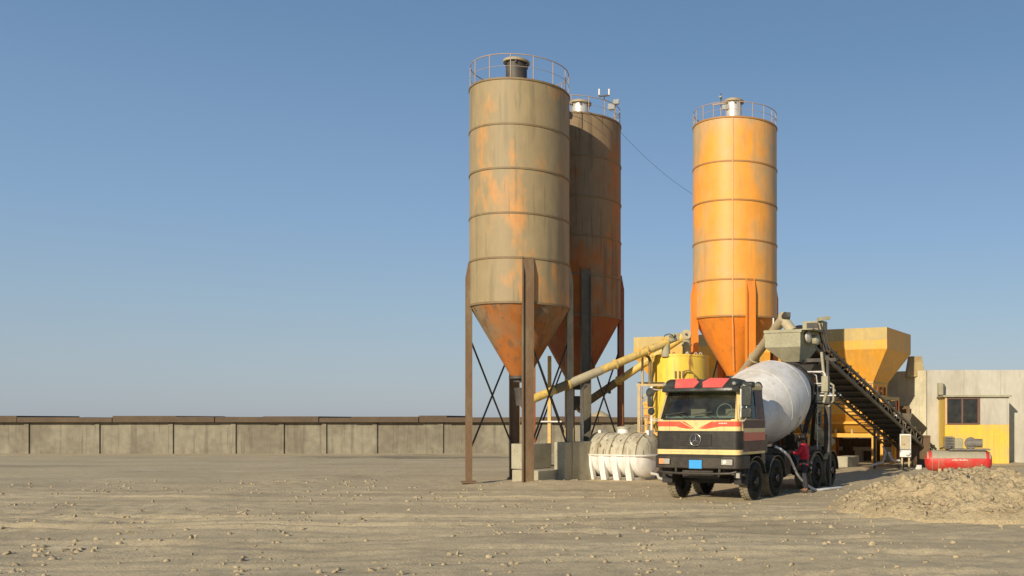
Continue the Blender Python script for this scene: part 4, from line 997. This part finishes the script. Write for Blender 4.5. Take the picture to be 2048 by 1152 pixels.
em.build('emblem', M['chrome'], gr)
# lower cream strip, bumper
b = pl(MB(), 1.31, 1.366, o=.014, yb=.3); b.build('lower_trim', M['cream'], T)
for s in (-1, 1):
    MB().bb(s * .76, s * 1.08, -.014, .1, 1.24, 1.309).build('lower_trim', M['cream'], T)
    b = MB(); pts = [(-x if s > 0 else x, y) for x, y in plan(o=.014)[1:8]]
    b.prism([(x, y, 1.24) for x, y in pts] + [(s * 1.08, .17, 1.24)], (0, 0, .069)); b.build('lower_trim', M['cream'], T)
bu = pl(MB(), .87, 1.205, o=.06, yb=.62).build('bumper', M['bumper'], T, bevel=.025)
pl(MB(), 1.206, 1.24, o=.0, yb=.5).build('bumper_top', M['chassis'], T)
MB().bb(-.74, .74, -.075, -.06, 1.17, 1.202).build('bumper_step', M['chassis'], bu)
pz0, pz1 = cu(0, 892)[1], cu(0, 822)[1]
pt = MB().bb(-.185, .19, -.078, -.062, pz0, pz1).build('number_plate', M['plate'], T, bevel=.004)
MB().bb(-.2, .205, -.070, -.0605, pz0 - .015, pz1 + .015).build('plate_holder', M['chassis'], pt)
for s in (-1, 1):
    h_ = MB().bb(s * .74, s * 1.10, -.085, -.061, .96, 1.145).build('headlight', M['chassis'], T, bevel=.01)
    if s > 0:
        MB().bb(.76, 1.08, -.095, -.086, .98, 1.125).build('lens', M['lens'], h_, bevel=.006)
        MB().lathe([(0, .055), (.012, .05), (.02, .02)], (.86, -.096, 1.05), (0, -1, 0), n=20).build('bulb', M['white'], h_)
    else:
        MB().bb(-.93, -.76, -.095, -.086, .98, 1.125).build('lens', M['lens'], h_, bevel=.006)
        MB().bb(-1.08, -.935, -.095, -.086, .98, 1.125).build('indicator', M['amber'], h_, bevel=.006)
b = MB(); b.tube([(-1.12, .02, .80), (-1.0, -.04, .76), (-.5, -.05, .74), (.5, -.05, .74), (1.0, -.04, .76), (1.15, .02, .80)], .035, 8)
b.bb(-.4, .5, -.04, .05, .69, .82); b.bb(-.55, .55, .25, .4, .60, .80)
b.build('under_guard', M['bumper'], T)
for x in (-.62, .66): MB().bb(x, x + .06, -.05, .1, .78, .88).build('tow_hook', M['bumper'], T)
fl = MB().bb(1.13, 1.27, .0, .1, .62, .80).build('fog_lamp', M['chassis'], T, bevel=.01); MB().bb(1.15, 1.25, -.008, -.001, .65, .77).build('lens', M['lens'], fl)
# mirrors
mr_ = MB().tube([(1.2, .2, 3.0), (1.36, .0, 3.05), (1.46, -.04, 3.0), (1.46, -.04, 2.2), (1.38, .0, 2.13), (1.22, .12, 2.12)], .018, 8).build('mirror_bracket', M['galv'], T)
for z0, z1 in ((2.50, 3.02), (2.20, 2.46)):
    mm_ = MB().bb(1.33, 1.62, -.1, -.03, z0, z1).build('mirror', M['visor'], mr_, bevel=.03); MB().bb(1.35, 1.60, -.029, -.024, z0 + .02, z1 - .02).build('mirror_glass', M['mirrorg'], mm_)
MB().bb(1.27, 1.32, -.02, .03, 2.22, 2.95).build('mirror_arm', M['galv'], mr_)
MB().bb(1.24, 1.56, .12, .34, 2.98, 3.14).build('top_mirror', M['visor'], mr_, bevel=.05)
ml_ = MB().tube([(-1.18, .2, 2.95), (-1.3, .0, 2.97), (-1.36, -.02, 2.9), (-1.36, -.02, 2.2), (-1.3, .02, 2.13), (-1.2, .12, 2.12)], .017, 8).build('mirror_bracket', M['white'], T)
mm_ = MB().bb(-1.44, -1.28, -.09, -.03, 2.5, 2.8).build('mirror', M['visor'], ml_, bevel=.03)
MB().lathe([(0, .12), (.04, .13), (.09, .06)], (-1.36, -.03, 2.88), (0, -1, 0), n=20).build('mirror', M['visor'], ml_)
MB().lathe([(0, .09), (.04, .1), (.08, .05)], (-1.33, -.03, 2.38), (0, -1, 0), n=20).build('mirror', M['visor'], ml_)
# wheels
def wheel(x, y, w=.30, r=.535, name='wheel', mt='tread'):
    s = 1 if x > 0 else -1; e = bpy.data.objects.new(name, None); COL.objects.link(e); e.parent = T; e.location = (x, y, r - .02); e.empty_display_size = .1
    MB().lathe([(-w / 2, .30), (-w / 2, .40), (-w / 2 + .02, .48), (-w / 2 + .045, r - .03)], (0, 0, 0), (1, 0, 0), n=40, cap=False).lathe([(w / 2 - .045, r - .03), (w / 2 - .02, .48), (w / 2, .40), (w / 2, .30)], (0, 0, 0), (1, 0, 0), n=40, cap=False).build('tyre', M['tyre'], e)
    b = MB().lathe([(-w / 2 + .045, r - .03), (-w / 2 + .06, r - .012), (w / 2 - .06, r - .012), (w / 2 - .045, r - .03)], (0, 0, 0), (1, 0, 0), n=40, cap=False)
    for k in range(34):
        a = 2 * math.pi * k / 34
        for sx in (-1, 1):
            c = Vector((sx * w * .22, (r - .006) * math.cos(a + sx * .04), (r - .006) * math.sin(a + sx * .04))); b.box(c, (w * .36, .055, .022), rot=Matrix.Rotation(a + math.pi / 2 * 3, 3, 'X'))
    b.build('tread', M[mt], e)
    MB().lathe([(-.10 * s, .31), (-.12 * s, .27), (-.02 * s, .22), (.02 * s, .12), (.10 * s, .11), (.11 * s, .02)], (s * w * .3, 0, 0), (1, 0, 0), n=32).build('rim', M['rim'], e)
    b = MB()
    for k in range(10):
        a = math.pi * 2 * k / 10; c = Vector((s * w * .3, .16 * math.cos(a), .16 * math.sin(a))); b.cyl(c, c + Vector((s * .04, 0, 0)), .016, n=6)
    b.build('wheel_nuts', M['rim'], e)
for y in (1.1, 2.57):
    for s in (-1, 1): wheel(s * 1.08, y)
for y in (5.95, 7.3):
    for s in (-1, 1): wheel(s * 1.09, y, .29); wheel(s * .76, y, .29)
for y in (1.1, 2.57): MB().cyl((-.95, y, .5), (.95, y, .5), .06, n=12).bb(-.5, .5, y - .08, y + .08, .42, .56).build('axle', M['chassis'], T)
for y in (5.95, 7.3): MB().cyl((-.75, y, .52), (.75, y, .52), .09, n=14).lathe([(-.22, .08), (-.1, .22), (.1, .22), (.22, .08)], (0, y, .52), (0, 1, 0), n=20).build('axle', M['chassis'], T)
def fender(y, r, x0, x1, a0, a1):
    b = MB(); n = 14; o = []; i = []
    for k in range(n + 1):
        a = a0 + (a1 - a0) * k / n; o.append(Vector((x0, y - r * math.cos(a), .52 + r * math.sin(a)))); i.append(Vector((x0, y - (r - .03) * math.cos(a), .52 + (r - .03) * math.sin(a))))
    for k in range(n): b.prism([o[k], o[k + 1], i[k + 1], i[k]], (x1 - x0, 0, 0))
    return b.build('fender', M['visor'], T)
for s in (-1, 1):
    fender(1.1, .66, s * .9, s * 1.26, .35, math.pi * .9); fender(2.57, .64, s * .9, s * 1.26, .25, math.pi)
    fender(5.95, .64, s * .6, s * 1.26, 0, math.pi * .8); fender(7.3, .64, s * .6, s * 1.26, .6, math.pi)
    MB().bb(s * .92, s * 1.23, .36, .60, .45, .86).bb(s * .92, s * 1.27, .34, .55, .58, .62).build('step', M['chassis'], T, bevel=.01)
    MB().bb(s * .85, s * 1.22, 1.5, 1.76, .95, 1.234).build('cab_skirt', M['visor'], T)
# chassis
b = MB()
for s in (-1, 1): b.bb(s * .37, s * .45, .3, 8.7, .82, 1.10)
for y in (.5, 1.8, 3.3, 4.6, 5.4, 6.6, 8.0, 8.62): b.bb(-.369, .369, y, y + .1, .86, 1.06)
b.build('chassis_frame', M['chassis'], T)
b = MB()
for s in (-1, 1): b.bb(s * .36, s * .46, 1.9, 8.5, 1.103, 1.30)
for y in (2.0, 4.1, 6.2, 8.3): b.bb(-.359, .359, y, y + .1, 1.13, 1.28)
b.build('subframe', M['chassis'], T)
MB().bb(.80, 1.2, 3.25, 3.75, .55, 1.2).build('battery_box', M['visor'], T, bevel=.03)
MB().lathe([(0, .1), (.02, .27), (.9, .27), (.92, .1)], (.92, 4.25, .85), (0, 1, 0), n=24).build('fuel_tank', M['chassis'], T)
MB().bb(-1.2, -.8, 3.4, 5.0, .55, 1.15).build('tool_box', M['visor'], T, bevel=.03)
b = MB(); b.bb(.55, 1.14, 1.8, 2.1, 1.24, 1.75); b.cyl((.95, 1.95, 1.75), (.95, 1.95, 3.05), .09, n=16); b.cyl((.95, 1.95, 3.05), (.95, 1.85, 3.12), .11, n=16)
b.build('air_intake', M['visor'], T)
MB().bb(-.45, .55, .55, 2.0, .75, 1.2).build('engine', M['engine'], T)
b = MB(); b.bb(-1.15, 1.15, 1.80, 1.86, 1.26, 1.34); b.bb(-.5, .5, 2.02, 2.42, 1.30, 1.62); b.build('rear_cab_mount', M['chassis'], T)
# drum
pa_, pb2 = Vector((0, 2.25, 2.12)), Vector((0, 7.55, 3.38)); ax = (pb2 - pa_).normalized()
prof = [(0, .30), (.04, .52), (.14, .68), (.3, .80), (.8, .94), (1.55, 1.12), (1.75, 1.165), (2.0, 1.195), (2.3, 1.205), (2.9, 1.205), (3.1, 1.19), (3.3, 1.155), (3.6, 1.08), (4.6, .72), (5.2, .52), (5.4, .50)]
dr = MB().lathe(prof, pa_, ax, n=96).build('drum', M['drum'], T, ang=50)
for t_ in (1.75, 3.12): MB().lathe([(t_ - .012, 1.166 if t_ < 2 else 1.186), (t_ - .006, 1.174 if t_ < 2 else 1.194), (t_ + .006, 1.174 if t_ < 2 else 1.192), (t_ + .012, 1.166 if t_ < 2 else 1.186)], pa_, ax, n=96, cap=False).build('weld_seam', M['drum'], dr)
MB().lathe([(4.45, .70), (4.45, .85), (4.6, .85), (4.6, .70)], pa_, ax, n=64, cap=False).build('running_ring', M['rim'], dr)
q_ = Vector((0, 0, 1)).rotation_difference(ax)
b = MB()
for k in range(13):
    t_ = 2.42 + (k % 2) * .012; a = R(22 + k * 2.2); ln = random.uniform(.03, .055)
    c = pa_ + q_ @ Vector((1.207 * math.cos(a), 1.207 * math.sin(a), t_)); e1 = q_ @ Vector((0, 0, 1)); e2 = q_ @ Vector((-math.sin(a), math.cos(a), 0)); nn = q_ @ Vector((math.cos(a), math.sin(a), 0))
    b.prism([c + e1 * ln + e2 * .014, c - e1 * ln + e2 * .014, c - e1 * ln - e2 * .014, c + e1 * ln - e2 * .014], nn * .004)
b.build('faint_lettering', M['inkl'], dr)
# pedestals, hopper, chute, ladder
b = MB(); b.loft([[Vector((x, y, 1.30)) for x, y in ((-.5, 2.0), (.5, 2.0), (.5, 2.6), (-.5, 2.6))], [Vector((x, y, 1.95)) for x, y in ((-.3, 2.02), (.3, 2.02), (.3, 2.25), (-.3, 2.25))]]); b.cyl(pa_ - ax * .28, pa_ + ax * .02, .28, n=24)
b.build('front_pedestal', M['chassis'], T)
b = MB()
for s in (-1, 1): b.bar((s * .42, 6.6, 1.3), (s * .75, 6.75, 2.65), .16); b.bar((s * .42, 7.6, 1.3), (s * .75, 7.0, 2.65), .12); b.bar((s * .75, 6.85, 2.6), (s * .6, 7.7, 3.5), .1)
b.bar((-.85, 6.85, 2.45), (.85, 6.85, 2.45), .18); b.build('rear_pedestal', M['chassis'], T)
for s in (-1, 1): MB().cyl((s * .55, 6.6, 2.45), (s * .55, 6.8, 2.5), .13, n=20).build('drum_roller', M['rim'], T)
b = MB(); f = lambda s1, s2, y, z: [Vector((-s1, y - s2, z)), Vector((s1, y - s2, z)), Vector((s1, y + s2, z)), Vector((-s1, y + s2, z))]
b.loft([f(.25, .22, 7.65, 3.30), f(.28, .25, 7.7, 3.5), f(.62, .50, 7.85, 4.0)], False); b.build('charging_hopper', M['chassis'], T)
b = MB(); b.loft([f(.55, .1, 8.0, 3.1), f(.5, .3, 8.2, 2.6), f(.2, .2, 8.35, 2.2)], False); b.build('discharge_funnel', M['cement'], T)
b = MB()
for k in range(9):
    pass
pr = [(.28 * math.cos(a), .28 * math.sin(a)) for a in [math.pi + math.pi * k / 10 for k in range(11)]]
b.loft([[Vector((x, 8.35, 2.05 + z)) for x, z in pr] + [Vector((x * .9, 8.35, 2.05 + z * .9)) for x, z in pr[::-1]], [Vector((x + .25, 9.7, 1.45 + z)) for x, z in pr] + [Vector((x * .9 + .25, 9.7, 1.45 + z * .9)) for x, z in pr[::-1]]])
b.build('discharge_chute', M['cement'], T)
b = MB()
lx0, lx1 = .72, 1.0
for x in (lx0, lx1): b.tube([(x, 7.35, 1.2), (x, 7.35, 3.3), (x - .02, 7.3, 3.62), (x - .15, 7.25, 3.72), (x - .55, 7.2, 3.74)], .022, 8)
for k in range(9): b.cyl((lx0, 7.35, 1.3 + k * .25), (lx1, 7.35, 1.3 + k * .25), .014, n=6)
b.build('ladder', M['galv'], T)
b = MB(); b.tube([(.35, 7.1, 2.75), (.35, 7.1, 3.68), (.42, 7.1, 3.74), (1.0, 7.1, 3.74), (1.08, 7.1, 3.66), (1.08, 7.1, 2.75)], .022, 8); b.tube([(.35, 7.1, 3.35), (1.08, 7.1, 3.35)], .018, 8); b.tube([(.35, 7.1, 3.6), (.62, 7.05, 3.2), (.75, 7.1, 3.0)], .018, 8)
b.tube([(.9, 7.1, 2.95), (1.45, 7.1, 2.95)], .025, 8); b.build('platform_rail', M['white'], T)
MB().bb(.35, 1.4, 6.95, 7.7, 2.68, 2.72).build('platform_deck', M['chassis'], T)
for s in (-1, 1): MB().bb(s * .5, s * .62, 8.71, 8.74, .85, .97).build('tail_light', M['amber'], T)
b = MB(); b.bb(.47, .75, 5.2, 5.55, 1.0, 1.7); b.cyl((.6, 5.35, 1.7), (.6, 5.35, 1.95), .06, n=10); b.tube([(.6, 5.35, 1.9), (.9, 5.3, 2.0), (1.0, 5.25, 1.6), (.7, 5.2, 1.3)], .025, 8)
b.build('control_valve', M['bumper'], T)
b = MB(); b.bb(1.05, 1.2, 4.35, 4.6, 1.28, 1.5)
for k in range(3): b.cyl((1.12, 4.38 + k * .09, 1.5), (1.16, 4.38 + k * .09, 1.68), .014, n=6)
b.build('lever_box', M['bumper'], T)

# hose on the ground by the truck
pts = [P(1550, 893, 27.0), P(1562, 899, 27.1), P(1577, 912, 27.3), P(1586, 930, 27.6), P(1596, 950, 28.0), P(1610, 966, 28.4)]
pts += [Vector((P(1630, 0, 28.7).x, 28.7, .05)), Vector((P(1655, 0, 29.0).x, 29.0, .05)), Vector((P(1682, 0, 29.6).x, 29.6, .05))]
def smooth(pts, k=5):
    o = []; p = [pts[0]] + pts + [pts[-1]]
    for i in range(len(pts) - 1):
        for j in range(k):
            t_ = j / k; a, b_, c, d_ = p[i], p[i + 1], p[i + 2], p[i + 3]
            o.append(.5 * ((2 * b_) + (c - a) * t_ + (2 * a - 5 * b_ + 4 * c - d_) * t_ ** 2 + (3 * b_ - a - 3 * c + d_) * t_ ** 3))
    return o + [pts[-1]]
tag(MB().tube(smooth(pts), .037, 10).build('water_hose', M['hose']), 'pale grey hose trailing from the side of the truck across the ground', 'hose')

# ------------------------------------------------------------------ person
def skin(name, V, E, m, parent, root, sub=2):
    names = list(V); me = bpy.data.meshes.new(name)
    me.from_pydata([V[n][0] for n in names], [(names.index(a), names.index(b)) for a, b in E], []); me.update()
    o = bpy.data.objects.new(name, me); COL.objects.link(o); o.parent = parent; me.materials.append(m)
    sk_ = o.modifiers.new('skin', 'SKIN'); sk_.use_smooth_shade = True
    for i, n in enumerate(names):
        r = V[n][1]; me.skin_vertices[0].data[i].radius = (r, r) if not isinstance(r, tuple) else r
        me.skin_vertices[0].data[i].use_root = (n == root)
    ss = o.modifiers.new('subsurf', 'SUBSURF'); ss.levels = sub; ss.render_levels = sub
    return o
# stands with the left side to the camera, facing the truck (local +Y = towards the truck), arms forward on the levers
Pm = Vector((P(1610, 0, 28.15).x, 28.15, 0))
person = thing('person', 'person in a red shirt and dark trousers working the levers beside the mixer truck', 'person', Pm, R(70))
B = {'pelvis': ((0, 0, .94), (.13, .10)), 'belly': ((0, .01, 1.08), (.125, .09)), 'chest': ((0, .03, 1.28), (.14, .10)), 'neckb': ((0, .02, 1.44), (.07, .065)), 'neck': ((0, .04, 1.51), .052),
     'headb': ((0, .065, 1.57), (.062, .07)), 'headm': ((0, .075, 1.64), (.075, .092)), 'headt': ((0, .07, 1.71), (.055, .07)), 'nose': ((0, .165, 1.625), .012)}
E = [('pelvis', 'belly'), ('belly', 'chest'), ('chest', 'neckb'), ('neckb', 'neck'), ('neck', 'headb'), ('headb', 'headm'), ('headm', 'headt')]
del B['nose']
for s, nm in ((-1, 'l'), (1, 'r')):
    B[nm + 'sh'] = ((s * .18, .03, 1.40), .062); B[nm + 'el'] = ((s * .24, .14, 1.16), .043); B[nm + 'wr'] = ((s * .17, .38, 1.20), .028); B[nm + 'pa'] = ((s * .16, .44, 1.22), (.036, .018)); B[nm + 'kn'] = ((s * .15, .475, 1.235), (.036, .016))
    E += [('chest', nm + 'sh'), (nm + 'sh', nm + 'el'), (nm + 'el', nm + 'wr'), (nm + 'wr', nm + 'pa'), (nm + 'pa', nm + 'kn')]
    for k in range(4):
        x = s * (.15 + (k - 1.5) * .019); L_ = (.036, .042, .038, .03)[k]
        B[f'{nm}f{k}a'] = ((x, .50, 1.245), .0085); B[f'{nm}f{k}b'] = ((x, .50 + L_ * .7, 1.235), .0080); B[f'{nm}f{k}c'] = ((x, .50 + L_, 1.235 - L_ * .8), .007)
        E += [(nm + 'kn', f'{nm}f{k}a'), (f'{nm}f{k}a', f'{nm}f{k}b'), (f'{nm}f{k}b', f'{nm}f{k}c')]
    B[nm + 't1'] = ((s * .115, .455, 1.205), .0095); B[nm + 't2'] = ((s * .105, .49, 1.195), .008); E += [(nm + 'pa', nm + 't1'), (nm + 't1', nm + 't2')]
    B[nm + 'hip'] = ((s * .10, .0, .88), .085); B[nm + 'knee'] = ((s * .13, .03 + s * .05, .50), .058); B[nm + 'cf'] = ((s * .135, .0 + s * .06, .34), .054); B[nm + 'an'] = ((s * .14, -.03 + s * .07, .09), .036); B[nm + 'toe'] = ((s * .15, .12 + s * .07, .045), .036)
    E += [('pelvis', nm + 'hip'), (nm + 'hip', nm + 'knee'), (nm + 'knee', nm + 'cf'), (nm + 'cf', nm + 'an'), (nm + 'an', nm + 'toe')]
body = skin('body', B, E, M['skin'], person, 'pelvis')
def grow(keys, g): return {k: (B[k][0], tuple(r + g for r in B[k][1]) if isinstance(B[k][1], tuple) else B[k][1] + g) for k in keys}
V = grow(['belly', 'chest', 'neckb', 'lsh', 'lel', 'rsh', 'rel'], .022); V['hem'] = ((0, 0, .84), (.165, .13)); V['pelvis'] = ((0, 0, .95), (.155, .12))
for s, nm in ((-1, 'l'), (1, 'r')): V[nm + 'cu'] = ((s * .195, .30, 1.185), .045)
skin('shirt', V, [('hem', 'pelvis'), ('pelvis', 'belly'), ('belly', 'chest'), ('chest', 'neckb'), ('chest', 'lsh'), ('lsh', 'lel'), ('lel', 'lcu'), ('chest', 'rsh'), ('rsh', 'rel'), ('rel', 'rcu')], M['shirt'], person, 'pelvis')
V = grow(['pelvis', 'lhip', 'rhip', 'lknee', 'rknee', 'lcf', 'rcf'], .018)
for s, nm in ((-1, 'l'), (1, 'r')): V[nm + 'h'] = ((s * .14, -.025 + s * .065, .12), .062)
skin('trousers', V, [('pelvis', 'lhip'), ('lhip', 'lknee'), ('lknee', 'lcf'), ('lcf', 'lh'), ('pelvis', 'rhip'), ('rhip', 'rknee'), ('rknee', 'rcf'), ('rcf', 'rh')], M['trouser'], person, 'pelvis')
V = {'a': ((0, .05, 1.60), (.070, .075)), 'b': ((0, .045, 1.66), (.084, .098)), 'c': ((0, .06, 1.725), (.062, .075))}
skin('hair', V, [('a', 'b'), ('b', 'c')], M['hair'], person, 'b')
for s in (-1, 1):
    skin('shoe', {'a': ((s * .14, -.06 + s * .07, .05), .046), 'b': ((s * .145, .03 + s * .07, .05), .047), 'c': ((s * .15, .15 + s * .07, .04), .04)}, [('a', 'b'), ('b', 'c')], M['shoe'], person, 'b', 1)
    MB().lathe([(-.006, .006), (0, .010), (.006, .006)], (s * .032, .160, 1.652), (0, 1, 0), n=10).build('eye', M['lettering'], person)
MB().loft([[Vector((x, y, z)) for x, y, z in ((-.006, .155, 1.655), (.006, .155, 1.655), (0, .15, 1.66))], [Vector((x, y, z)) for x, y, z in ((-.014, .155, 1.615), (.014, .155, 1.615), (0, .188, 1.618))]]).build('nose', M['skin'], person)
# TRUCK-END
